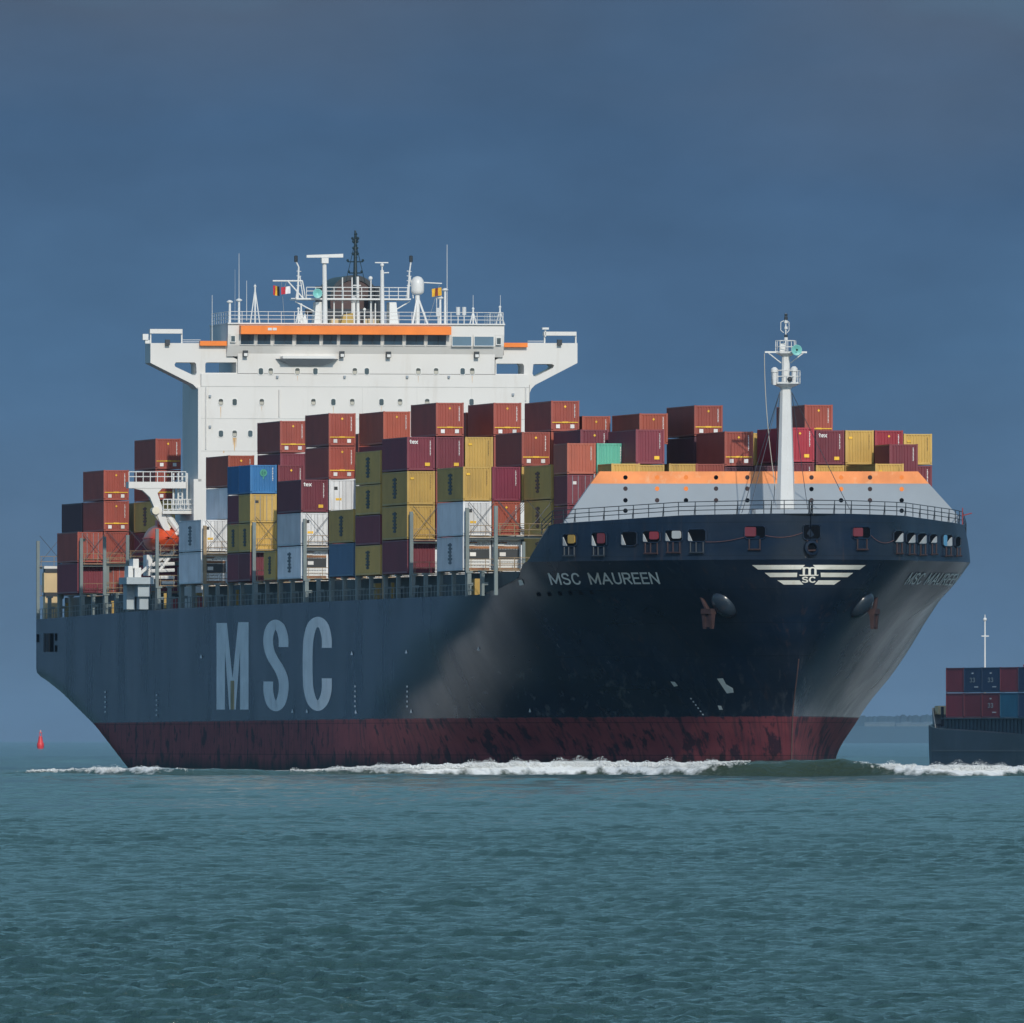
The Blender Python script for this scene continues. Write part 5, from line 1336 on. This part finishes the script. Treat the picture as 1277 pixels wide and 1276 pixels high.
def parts_for(kind, L, Hh):
    """child meshes (name, mesh) of a container of this kind"""
    key = (kind, L, Hh)
    if key in _part: return _part[key]
    x = L/2 + .002; out = []
    def P(name, m, mm): out.append((name, m.mesh(name, mm)))
    k = kind
    if k in ('red', 'redp', 'wine', 'winest', 'tex', 'crim', 'crimst', 'obrown', 'teal', 'mag', 'dwine', 'wcode'):
        P('code_marks', code_marks(x, .78, Hh*.45 if k != 'teal' else Hh*.38, Hh*.9, 10 if k != 'dwine' else 5), M_cw if k != 'must' else M_ck)
    if k == 'red':
        m = MB(); m.box(x, x+.03, -1.12, 1.12, .72, .80); m.box(x, x+.035, -.25, .25, .70, .83); P('yellow_bar', m, M_cy)
        for yy in (-.62, .62): m = MB(); m.box(x, x+.02, yy-.17, yy+.17, .26, .58); P('white_plate', m, M_cw)
    if k in ('red', 'redp', 'wcode', 'crim', 'crimst'):
        m = MB(); m.prism([(.0, Hh-.62), (.11, Hh-.5), (.0, Hh-.38), (-.11, Hh-.5)], 0, x, x+.02); P('badge', m, M_cy)
    if k == 'tex':
        P('lettering', text_mesh('tex', .27, lambda u, v: (x+.02, -1.0+.75*u, Hh-.62+.36*v)), M_cw)
    if k in ('tex', 'winest', 'crimst'):
        m = MB(); m.box(x, x+.02, .35, .78, .38, .66); P('sticker', m, M_cy)
    if k == 'must':
        P('lettering', side_marks(0, Hh, 2.0), M_ck)
        P('code_marks', code_marks(x, .78, Hh*.45, Hh*.9, 9), mat('container_code_brown', (.25,.15,.04), .6))
        m = MB(); m.box(x, x+.02, -.92, -.62, Hh-.72, Hh-.55); P('badge', m, M_cy)
    if k == 'must20':
        P('lettering', side_marks(0, Hh, 1.6), M_ck)
    if k in ('door_must', 'door_wine', 'reef_door', 'reef_doorL', 'door_red'):
        for sy in (-1, 1):
            m = MB(); y0, y1 = (.02, 1.06) if sy > 0 else (-1.06, -.02)
            m.box(x-.01, x+.03, y0, y1, .2, Hh-.16)
            if k[:4] != 'reef':
                for z in np.linspace(.35, Hh-.5, 5): m.box(x+.03, x+.045, y0+.08, y1-.08, z, z+.2)
            d = m
            P('door', d, CM[{'door_must':'must','door_wine':'wine','reef_door':'reef','reef_doorL':'reef','door_red':'red'}[k]])
            m = MB()
            for q in (.27, .73): m.tube((x+.06, y0+(y1-y0)*q, .15), (x+.06, y0+(y1-y0)*q, Hh-.1), .025, n=5)
            P('locking_bar', m, M_grey if k[:4] != 'reef' else mat('bar_grey', (.42,.43,.44), .4))
        m = MB(); m.box(x+.03, x+.05, -.8, -.45, Hh*.68, Hh*.78); P('placard', m, M_ck if k != 'door_wine' else M_cw)
        if k[:4] == 'reef': m = MB(); m.box(x+.03, x+.05, -.62, -.1, Hh*.36, Hh*.43); P('sticker', m, M_cy)
    if k in ('reef_unit', 'reef_unitL'):
        m = MB(); m.box(x, x+.05, -1.06, 1.06, Hh*.34, Hh*.62); P('fan_grille', m, M_cd)
        m = MB(); m.box(x+.05, x+.07, -.62, -.1, Hh*.42, Hh*.53); P('control_box', m, M_cw)
        m = MB()
        for z in (.08, .17, .26): m.box(x, x+.06, -1.06, 1.06, Hh*z, Hh*(z+.055))
        m.box(x, x+.03, -1.06, -.9, Hh*.08, Hh*.3); P('cooling_unit', m, M_white2)
        m = MB(); m.box(x, x+.04, -1.06, -.2, Hh*.72, Hh*.79); P('access_panel', m, M_white2)
        m = MB(); m.box(x, x+.05, .1, 1.0, Hh*.84, Hh*.9); P('access_panel', m, M_white2)
        m = MB(); m.box(x, x+.03, -1.06, 1.06, Hh*.64, Hh*.71); m.box(x, x+.035, -1.06, 1.06, Hh*.02, Hh*.07); m.box(x, x+.03, -1.06, .0, Hh*.80, Hh*.83); P('unit_frame', m, M_cb)
    if k in ('reef_doorL', 'reef_unitL'):
        P('lettering', side_marks(0, Hh, 1.9), mat('reefer_letter', (.12,.14,.16), .6))
    if k == 'blue':
        m = MB(); m.lathe([(.34,.0),(.34,.015),(.20,.015),(.20,.0)], (x, 0, Hh*.72), 14, 0); m.box(x, x+.015, -.05, .05, Hh*.5, Hh*.84); P('emblem', m, mat('emblem_green', (.05,.28,.20), .5))
        P('code_marks', code_marks(x, .80, Hh*.45, Hh*.92, 8), M_cw)
    if k == 'barge_logo':
        P('logo', text_mesh('33', .2, lambda u, v: (-1.0+1.9*u, -1.219-.012, Hh*.40+.50*v)), mat('container_dull_mark', (.38,.38,.37), .6))
        m = MB(); m.box(-.3, .3, -1.235, -1.225, Hh*.74, Hh*.79); m.box(.6, 1.9, -1.235, -1.225, Hh*.2, Hh*.24); P('code_marks', m, M_cw)
    if k == 'bay20mark':
        m = MB(); m.box(-.2, .5, -1.235, -1.225, Hh*.3, Hh*.45); P('code_marks', m, M_cw)
    _part[key] = out; return out
COLOUR = {'red':'red','redp':'redb','wine':'wine','winest':'wine','wcode':'wine','tex':'tex','crim':'crim','crimst':'crim','obrown':'obrown','teal':'teal','mag':'mag','dwine':'dwine','must':'must','must20':'must','yel':'must',
          'door_must':'must','door_wine':'wine','door_red':'red','reef':'reef','reef_door':'reef','reef_unit':'reef','reef_doorL':'reef','reef_unitL':'reef','blue':'blue','bgrey':'bgrey','plain_wine':'wine','plain_red':'red','bay20mark':'wine','plain_bgrey':'bgrey'}
GROUP = 'shipping containers stacked on the large ship'
def container(kind, L, Hh, pos, rot, label, group=GROUP, colour=None):
    o = link('shipping_container', body_mesh(L, Hh, colour or COLOUR[kind]), None, pos, (0, 0, rot))
    tag(o, label, 'container', group)
    for nm, me in parts_for(kind, L, Hh): link(nm, me, o)
    return o
HID = 'container buried inside the ship\'s stacks, hidden behind the boxes in view'
L40, L20 = 12.192, 6.058
def stack(bay, row, items, half=None, z0=17.2, dy=0.0):
    """items bottom to top: (kind, height, label) ; kind None = nothing built there; label None = hidden"""
    s_aft = sj(bay) + .35
    L = L20 if half else L40
    if half == 'F': s_aft += L20 + .076
    if bay < -6: s_aft = sj(bay)+.2
    y = -20.05 + 2.53*row + 1.219 + dy; z = z0
    for it in items:
        kind, h, lab = it
        jx = random.uniform(-.03, .03); jy = random.uniform(-.02, .02)
        if kind: container(kind, L, h, W(s_aft+L/2+jx, y+jy, z), SHIP_ROT, lab or HID)
        z += h + (.06 if h > 2.7 else .045)
hid = lambda n, h=H9, k='plain_wine': [(k, h, None)]*n
gap = lambda n, h=H9: [(None, h, None)]*n
# --- aft of the tower
st = 'sternmost outer stack'
stack(-5.3, 0, [('plain_wine', H9, 'dark plum container, bottom of the '+st), ('door_red', H9, 'red ended container with crossed lashing rods, top of the '+st)], z0=16.85)
st = 'tall four high stern stack'
stack(-5.3, 1, [('door_red', H9, 'maroon container behind lashing bridge, bottom of the '+st), ('plain_red', H9, 'red container with crossed lashing rods in the '+st),
                ('red', H9, 'brick red container, second from top of the '+st), ('red', H9, 'brick red container with yellow bar on top of the '+st)], z0=16.85)
stack(-5.3, 2, [('door_red', H9, 'maroon container low beside the gangway winch behind a stern post'), ('plain_red', H9, 'plain red container end just left of the orange lifeboat')], z0=16.85)
stack(-6.26, 1, hid(2)+[('dwine', H9, 'dark container whose side peeks out left of the tall stern stack')], z0=16.85)
stack(-6.26, 3, gap(1)+hid(1)+[('yel', H9, 'mustard container showing as a thin yellow strip by the tall stern stack')], z0=16.85)
st = 'stack behind the boat deck'
stack(-4.3, 2, hid(2)+[('must', H9, 'shaded olive container behind the orange lifeboat'), ('red', H9, 'wine container half hidden by the white boat deck beam'), ('red', H9, 'brick red container on top of the '+st)], z0=16.7, dy=.25)
# --- forward of the tower, outermost stacks
stack(0, 0, [('reef_unit', H9, 'white refrigerated container with cooling unit, bottom box just right of the lifeboat'), ('reef_doorL', H9, 'white refrigerated container with rusty doors right of the lifeboat davit')])
stack(0, 1, hid(2)+[('reef', H9, 'pale grey sided container against the tower under a brick red one'), ('redp', H9, 'brick red container before the lower left corner of the tower')])
st = 'blue topped stack'
stack(2, 0, [('plain_wine', H8, 'plum twenty foot container, bottom front of the '+st), ('must20', H8, 'mustard container with crossed rods, second up in the '+st), ('door_must', H8, 'yellow container with double doors under the bright blue box'), ('blue', H8, 'bright blue container with green emblem on its end')], half='F')
stack(2, 0, [('plain_wine', H8, 'plum twenty foot container, bottom rear of the '+st), ('must20', H8, 'olive shaded container, second up at the rear of the '+st), ('plain_wine', H8, 'dark plum container, third up at the rear of the '+st), ('blue', H8, 'dark blue shaded twenty foot container behind the bright blue one')], half='A')
stack(2, 1, hid(3, H8)+[('wcode', H8, 'red container end directly right of the bright blue box')])
stack(3, 0, [('must20', H8, 'olive twenty foot container low beside the red box under the crossed rods')], half='F')
st = 'narrow stack right of the rust streak'
stack(1, 2, gap(2)+hid(1)+[('plain_wine', H9, 'plum container second from top of the '+st), ('red', H9, 'brick red container on top of the '+st)])
st = 'lowest tex box\'s stack'
stack(4, 0, [('reef_unitL', H9, 'white reefer with dark fan band at the bottom of the '+st), ('reef_door', H9, 'stained white refrigerated container directly under the lower left tex box'), ('tex', H9, 'maroon container marked tex, the leftmost and lowest of the tex boxes')])
stack(4, 1, hid(2)+[('reef_door', H9, 'white doored container under two brick red boxes with yellow bars'), ('red', H9, 'brick red container on the white doored container'), ('red', H9, 'brick red container two above the white doored container')])
stack(6, 0, [('plain_bgrey', H9, 'blue grey container at the bottom, left of the olive stack'), ('must', H9, 'olive container standing on the blue grey bottom container')])
st = 'tall all outer stack of three olive boxes'
stack(7, 0, [('must', H8, 'olive lettered container, bottom of the '+st), ('plain_wine', H8, 'plum container between olive boxes in the '+st), ('must', H8, 'olive lettered container, third up in the '+st), ('must', H9, 'olive lettered container on top of the '+st)])
stack(5, 2, gap(2)+hid(1)+[('plain_wine', H8+.25, 'plum container seen as a strip above the tall olive stack'), ('redp', H9, 'brick red container above the tall olive stack, left of the middle')])
stack(3, 3, gap(4, H8)+[('redp', H8, 'red container seen as a sliver right of two stacked brick red boxes')])
st = 'stack topped by the middle tex box'
stack(8, 0, [('plain_wine', H9, 'plum container, bottom of the '+st), ('must', H9, 'mustard container with crossed rods, second up in the '+st), ('must', H9, 'mustard container right under the middle tex box'), ('tex', H9, 'maroon container marked tex between olive sides, in the middle of the ship')])
stack(8, 1, gap(1)+hid(1)+[('plain_red', H9, 'red container seen as a sliver right of the mustard fronts'), ('winest', H9, 'wine container with orange sticker right of the middle tex box'), ('red', H9, 'brick red container above the middle tex box')])
stack(8, 2, gap(2)+hid(1)+[('must', H9, 'mustard container right of the wine one with an orange sticker, high up')])
stack(7, 3, gap(4, H9)+[('redp', H8-.1, 'red container showing as a sliver between two high brick red boxes')], z0=17.0)
stack(8, 3, gap(3)+[('plain_red', H9, None), ('red', H9, 'brick red container on the skyline before the tower\'s right edge')])
st = 'two slate reefers nearest the forecastle'
stack(10, 0, [('reef_unitL', H9, 'white refrigerated container with fan unit, lower of the '+st), ('reef_door', H9, 'white refrigerated container with orange stickers, upper of the '+st), ('must', H9, 'mustard container standing on the pair of reefers by the forecastle')])
stack(10, 1, [('reef_unit', H9, 'white reefer end behind the lashing bridge just left of the bow plating'), ('redp', H9, 'salmon red container with crossed rods left of the bow plating'), ('mag', H9, 'magenta wine container above the salmon red one with crossed rods')])
stack(10, 2, gap(2)+[('must', H9, 'olive container showing a yellow sliver right of the magenta wine one'), ('red', H9, 'brick red container right of the high mustard one, under the skyline row')])
stack(10, 3, gap(3)+[('redp', H9, 'red container seen as a narrow strip left of the orange brown box'), ('red', H9-.3, 'brick red container on the skyline just right of the tower')])
stack(10, 4, gap(4, H8)+[('redp', H8, 'small brick red container on the skyline above the orange brown box')], dy=.15)
st = 'olive stack by the bow plating\'s end'
stack(11, 2, [('must', H9, None), ('must', H9, 'olive lettered container, lower of the '+st), ('must', H9, 'olive lettered container, upper of the '+st)])
stack(11, 3, gap(2)+hid(1)+[('wcode', H9, 'plum container behind the orange brown and mint boxes')])
stack(11, 5, gap(4, H8)+[('redp', H8, 'brick red container on the skyline right of the mint box')])
# --- foremost stacks behind the breakwater
stack(12, 2, [('plain_wine', H8, None), ('bay20mark', H8, 'dark maroon twenty foot container lowest at the breakwater\'s slanted left end'), ('door_wine', H8, 'maroon container with white marked doors under the orange brown box'), ('obrown', H8, 'orange brown container left of the mint green one')], half='A', dy=.05)
stack(12, 3, [(None, H8, None), ('plain_wine', H8, None), ('wine', H8, 'dark wine container in the gap under the mint green box'), ('teal', H8, 'mint green container above the breakwater\'s left end')], half='A', dy=.05)
stack(12, 3, gap(2)+[('yel', H9-.1, 'mustard container peeking over the orange band right under the mint box')], half='F', dy=.1)
stack(12, 4, gap(2)+[('yel', H9-.1, 'mustard container under the wine box with an orange sticker'), ('winest', H9, 'wine container with orange sticker under a brick red one')], z0=17.1, dy=-.35)
stack(12, 5, gap(2)+[('yel', H9-.1, 'mustard container under the dark gap, over the orange band')], dy=-.05)
stack(12, 6, gap(2)+[('plain_red', H9-.1, 'red container top just showing over the orange band, below a dark side')], dy=-.32)
stack(11, 7, gap(3)+[('dwine', H9-.1, 'very dark wine container beneath the lone skyline box left of the mast'), ('red', H8, 'brick red container standing alone on the skyline left of the foremast')], z0=16.72, dy=-.32)
stack(12, 7, gap(2)+[('dwine', H9-.1, 'dark shadowed container under the brick red one left of the foremast'), ('red', H9, 'brick red container with yellow bar just left of the foremast')], z0=16.95, dy=-.36)
stack(12, 8, gap(2)+[('dwine', H9, 'dark container low behind the foremast stays')], z0=16.95, dy=-.36)
stack(11, 9, gap(2)+hid(1)+[('yel', H9, 'mustard container seen as a strip close left of the foremast')], z0=16.95, dy=-.30)
stack(12, 9, gap(2)+[('wine', H9, 'plum container top behind the foremast over the orange band'), ('crimst', H9, 'crimson container half hidden by the foremast')], dy=-.22)
stack(10, 11, gap(4, 2.83)+[('red', H9-.1, 'brick red container standing highest just right of the foremast')], z0=17.0, dy=1.75)
stack(11, 11, gap(2)+[('yel', H9, 'mustard container under the rightmost tex box'), ('tex', H9, 'plum container marked tex right of the foremast')])
stack(11, 12, gap(2)+[('yel', H9, 'mustard container mostly hidden under the pale mustard one'), ('must', H9, 'pale mustard container between the tex box and a crimson one')])
stack(11, 13, gap(2)+[('plain_wine', H9, None), ('crim', H9, 'crimson container near the right end, behind a low wine box')])
stack(11, 14, gap(2)+[('wine', H9, 'wine container lowest at the right end of the stacks'), ('must', H9-.28, 'mustard container at the far right end of the stacks')])
stack(12, 12, gap(2)+[('must', H9-.05, 'mustard container with olive side low over the orange band at right')], dy=-.15)
stack(12, 13, [(None, H8, None), ('plain_wine', H8, None), ('wine', H8, 'wine container with white marks half behind the breakwater\'s right corner'), ('wine', H8, 'short wine container in front of the crimson one at right')], half='A', dy=-.2)

# ------------------------------------------------------------------ the barge, the buoy, the far shore
def barge():
    D0 = 1950.0; f = F/D0
    cor = Vector(((1153-638.5)/f, D0, 0)); yaw = rad(16.2)
    fwd = Vector((-math.sin(yaw), math.cos(yaw), 0)); rot = math.atan2(fwd.y, fwd.x)
    root = link('barge', None, None, cor, (0, 0, rot)); tag(root, 'dark low container barge passing behind the big ship\'s bow at right', 'barge')
    # local: x forward with the square bow at 0, y to port with the port side at 0 (the side in view)
    def top(x): return float(np.interp(x, [-80,-20,-8,-3,0], [3.2,3.5,3.75,4.1,4.5]))
    out = [(-1.4,-11.4),(-.4,-10.6),(0,-9.6),(0,-1.6),(-.25,-.7),(-.9,-.15),(-2.4,0),(-5,0),(-9,0),(-14,0),(-20,0),(-30,0),(-80,0),(-80,-11.4)]
    m = MB(); n = len(out); vs = []
    for zl, ins in ((-1.5, .9), (.4, .45), (2.2, .1), (99, 0)):
        for x, y in out:
            k = max(0, 1+x/3.0) if x > -3 else 0
            vs.append((x - ins*k, y, top(x) if zl > 50 else zl))
    fs = [(r*n+i, r*n+(i+1)%n, (r+1)*n+(i+1)%n, (r+1)*n+i) for r in range(3) for i in range(n)] + [tuple(3*n+i for i in range(n)), tuple(range(n-1,-1,-1))]
    m.add(vs, fs)
    mh = mat('barge_hull', (.034,.048,.068), .45, var=.3, vscale=.15, rust=.6, rscale=.12, streak=False, soil=(.085,.095,.11))
    m.build('hull', mh, root)
    m = MB(); m.box(-80, -5.2, -10.9, -.5, 3.2, 5.0)
    for x in np.arange(-79, -5.6, 1.25): m.box(x, x+.12, -.5, -.42, 3.4, 4.95)
    m.box(-80, -5.0, -11.1, -.25, 5.0, 5.12)
    m.build('hold_coaming', mat('barge_coaming', (.028,.05,.07), .55, var=.2), root)
    m = MB(); m.add([(-.02,-9.4,4.4),(-.02,-.9,4.4),(.25,-.9,6.2),(.25,-9.4,6.2),(-.2,-9.4,4.4),(-.2,-.9,4.4),(.05,-.9,6.2),(.05,-9.4,6.2)], [(0,1,2,3),(4,7,6,5),(0,4,5,1),(1,5,6,2),(2,6,7,3),(3,7,4,0)])
    m.add([(-.1,-.85,4.4),(-3.6,-.03,3.95),(-3.4,-.03,4.5),(.15,-.85,6.2),(-.1,-.95,4.4),(-3.6,-.13,3.95),(-3.4,-.13,4.5),(.15,-.95,6.2)], [(0,1,2,3),(4,7,6,5),(0,4,5,1),(1,5,6,2),(2,6,7,3),(3,7,4,0)])
    m.build('bow_bulwark', mat('barge_grey', (.13,.15,.165), .5, var=.2), root)
    m = MB(); m.box(-1.5, -.3, -2.4, -1.0, 5.5, 6.4); m.build('anchor_winch', M_cream, root)
    m = MB(); m.tube((-3.0,-1.0,4.0),(-3.0,-1.0,6.3), .16); m.build('bollard', M_dark, root)
    m = MB(); m.box(-80, -2.4, -.04, .07, 1.66, 1.80); m.build('rubbing_strake', mat('barge_rub', (.10,.11,.12), .5), root)
    zt = 2.75+(924-766)/(F/1940)
    m = MB(); tx, ty = -4.4, -5.2; m.tube((tx, ty, 4.9), (tx, ty, zt-.5), .11, .07, 8); m.box(tx-.1, tx+.1, ty-.4, ty+.4, 13.6, 13.7); m.tube((tx,ty,zt-.5),(tx,ty,zt), .05); m.ball((tx, ty, zt-.5), .2); m.build('mast', M_white2, root)
    top_row = [('wine','plain'), ('nav','logo'), ('nav','logo'), ('wine','plain'), ('nav','logo'), ('wine','plain')]
    bot_row = [('wine','plain'), ('wine','plain'), ('wine','logo'), ('cyan','plain'), ('nav','logo'), ('red','plain')]
    nth = ['first', 'second', 'third', 'fourth', 'fifth', 'sixth']
    cn = {'wine': 'dark red', 'nav': 'navy', 'redb': 'brick red', 'cyan': 'blue', 'red': 'rust red'}
    Rm = Matrix.Translation(cor) @ Matrix.Rotation(rot, 4, 'Z')
    for r, rowl in enumerate((bot_row, top_row)):
        for i, (c, k) in enumerate(rowl):
            p = Rm @ Vector((-5.6 - 3.03 - 6.16*i, -.55-1.22, 5.12 + r*2.63))
            lab = '%s%s container on the barge, %s row, %s from its bow' % (cn[c], ' white marked' if k == 'logo' else '', 'upper' if r else 'lower', nth[i])
            container('barge_logo' if k == 'logo' else 'none', L20, H8, p, rot+math.pi, lab, 'containers carried by the barge at right', c)
    for i in range(3, 6):
        p = Rm @ Vector((-5.6-3.03-6.16*i, -.55-3.75, 5.12+2.63+.28)); container('none', L20, H8, p, rot, 'pale red container in the barge\'s second row, only its top edge showing', 'containers carried by the barge at right', 'crim')
barge()
def buoy():
    D0 = 6300.; f = F/D0; x = (50.5-638.5)/f
    mr = mat('buoy_red', (.62,.03,.03), .5, var=.1)
    m = MB(); k = .95
    m.lathe([(1.0,-.8),(1.2,0),(1.2,.9),(.95,1.3),(.75,2.2),(.55,3.4)], (0,0,0), 14, 2)
    for a in range(4):
        t = math.pi/4+a*math.pi/2; m.tube((.6*math.cos(t), .6*math.sin(t), 3.2), (.4*math.cos(t), .4*math.sin(t), 4.6), .1)
    m.lathe([(.55,4.5),(.55,4.7)], (0,0,0), 10, 2)
    b = link('channel_buoy', m.mesh('channel_buoy', mr, smooth=40), None, (x, D0, .9)); tag(b, 'small red channel buoy on the horizon left of the ship\'s stern', 'buoy')
    m = MB(); m.lathe([(.3,4.7),(.3,5.2),(.12,5.5)], (0,0,0), 10, 2); m.build('lantern', mat('buoy_lamp', (.5,.25,.22), .4), b)
buoy()
def shore():
    D0 = 23500.; f = F/D0
    rng = np.random.default_rng(5); m = MB(); xs = np.linspace((1000-638.5)/f, (1500-638.5)/f, 160)
    h = 35.5 + 1.8*np.sin(xs*.012) + rng.normal(0, 1.0, 160)
    vs = []
    for x, z in zip(xs, h): vs += [(x, D0-500, -1), (x, D0-420, 20.5), (x, D0, 21), (x, D0+40, z), (x, D0+900, -1)]
    m.add(vs, [(5*i+j, 5*i+5+j, 5*i+6+j, 5*i+1+j) for i in range(159) for j in range(4)])
    m.m = [(0 if j < 2 else 1) for i in range(159) for j in range(4)]
    o = m.build('terrain', [mat('hazed_sand', (.05,.105,.135), .9, var=.05, vscale=.01), mat('hazed_wood', (.035,.075,.095), .9, var=.3, vscale=.01)]); tag(o, kind='structure')  # distance haze is put into these bluish sand and wood colours
    for i in range(14):
        x = (1080-638.5)/f + i*(85/f/14) + rng.uniform(-2, 2); w = rng.uniform(6, 12); hh = rng.uniform(2.2, 3.8); d = D0-rng.uniform(180, 300)
        m = MB(); m.box(-w/2, w/2, -4, 4, 20, 21+hh)
        m.prism([(-4.2, 21+hh), (4.2, 21+hh), (0, 23+hh)], 0, -w/2-.3, w/2+.3)
        o = m.build('shore_house', mat('hazed_wall', (.085,.13,.155), .8)); o.location = (x, d, 0)  # wall colour blued to carry the haze of distance
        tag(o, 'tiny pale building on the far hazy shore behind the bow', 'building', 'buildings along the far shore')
shore()

def haze():
    m = MB(); m.box(-4200, 4200, -300, 25500, -2.0, 62.0)
    o = m.build('haze', bpy.data.materials.new('haze')); tag(o, kind='stuff')
    mt = o.data.materials[0]; mt.use_nodes = True; t = mt.node_tree; t.nodes.clear()
    ou = N(t, 'ShaderNodeOutputMaterial'); v = N(t, 'ShaderNodeVolumePrincipled')
    v.inputs['Color'].default_value = (0.42, 0.66, 0.92, 1); v.inputs['Density'].default_value = HAZE
    t.links.new(v.outputs[0], ou.inputs['Volume'])
HAZE = 1.5e-5
haze()

# ------------------------------------------------------------------ broken white water of the bow wave
def spray():
    rng = np.random.default_rng(11)
    BV = np.array([(1,0,0),(-1,0,0),(0,1,0),(0,-1,0),(0,0,1),(0,0,-1)], float)
    BF = np.array([(0,2,4),(2,1,4),(1,3,4),(3,0,4),(2,0,5),(1,2,5),(3,1,5),(0,3,5)])
    V = []; Fc = []; k = 0; n = 0
    while n < 42000:
        X = rng.uniform(-42, 60); fo = np.interp(X, RX, RF)
        if fo < .3 or rng.random() > fo**1.5: continue
        A = np.interp(X, RX, RA); d = rng.normal(.05, .75)
        if d < -.95: continue
        Y = ridge_d(X)+d
        crest = A*(math.exp(-(d/1.8)**2) if d < 0 else math.exp(-(d/9)**2))
        lump = max(0, .35+.4*math.sin(X*1.3+math.sin(X*.45)*2)+.35*math.sin(X*3.7+1))
        z = crest + min(rng.exponential(.12), .5)*(.2+lump)*fo - .06
        r = rng.uniform(.018, .055)*(1 if z < crest+.12 else .55)*(.5+.5*min(1, fo*1.2))
        sc = np.array([r*rng.uniform(1.0, 2.2), r*rng.uniform(.9, 1.6), r*rng.uniform(.6, 1.0)])
        V.append(BV*(1+rng.normal(0, .15, (6, 1)))*sc + np.array([X, Y, z])); Fc.append(BF + k); k += 6; n += 1
    V = np.concatenate(V); Fc = np.concatenate(Fc)
    me = bpy.data.meshes.new('bow_wave_foam'); me.from_pydata(V.tolist(), [], Fc.tolist())
    me.polygons.foreach_set('use_smooth', [True]*len(me.polygons))
    me.materials.append(mat('foam_white', (.80,.81,.79), .8, var=.06, vscale=1.5))
    o = link('bow_wave_foam', me); tag(o, 'white broken foam along the bow wave', 'foam', kind='stuff')
spray()
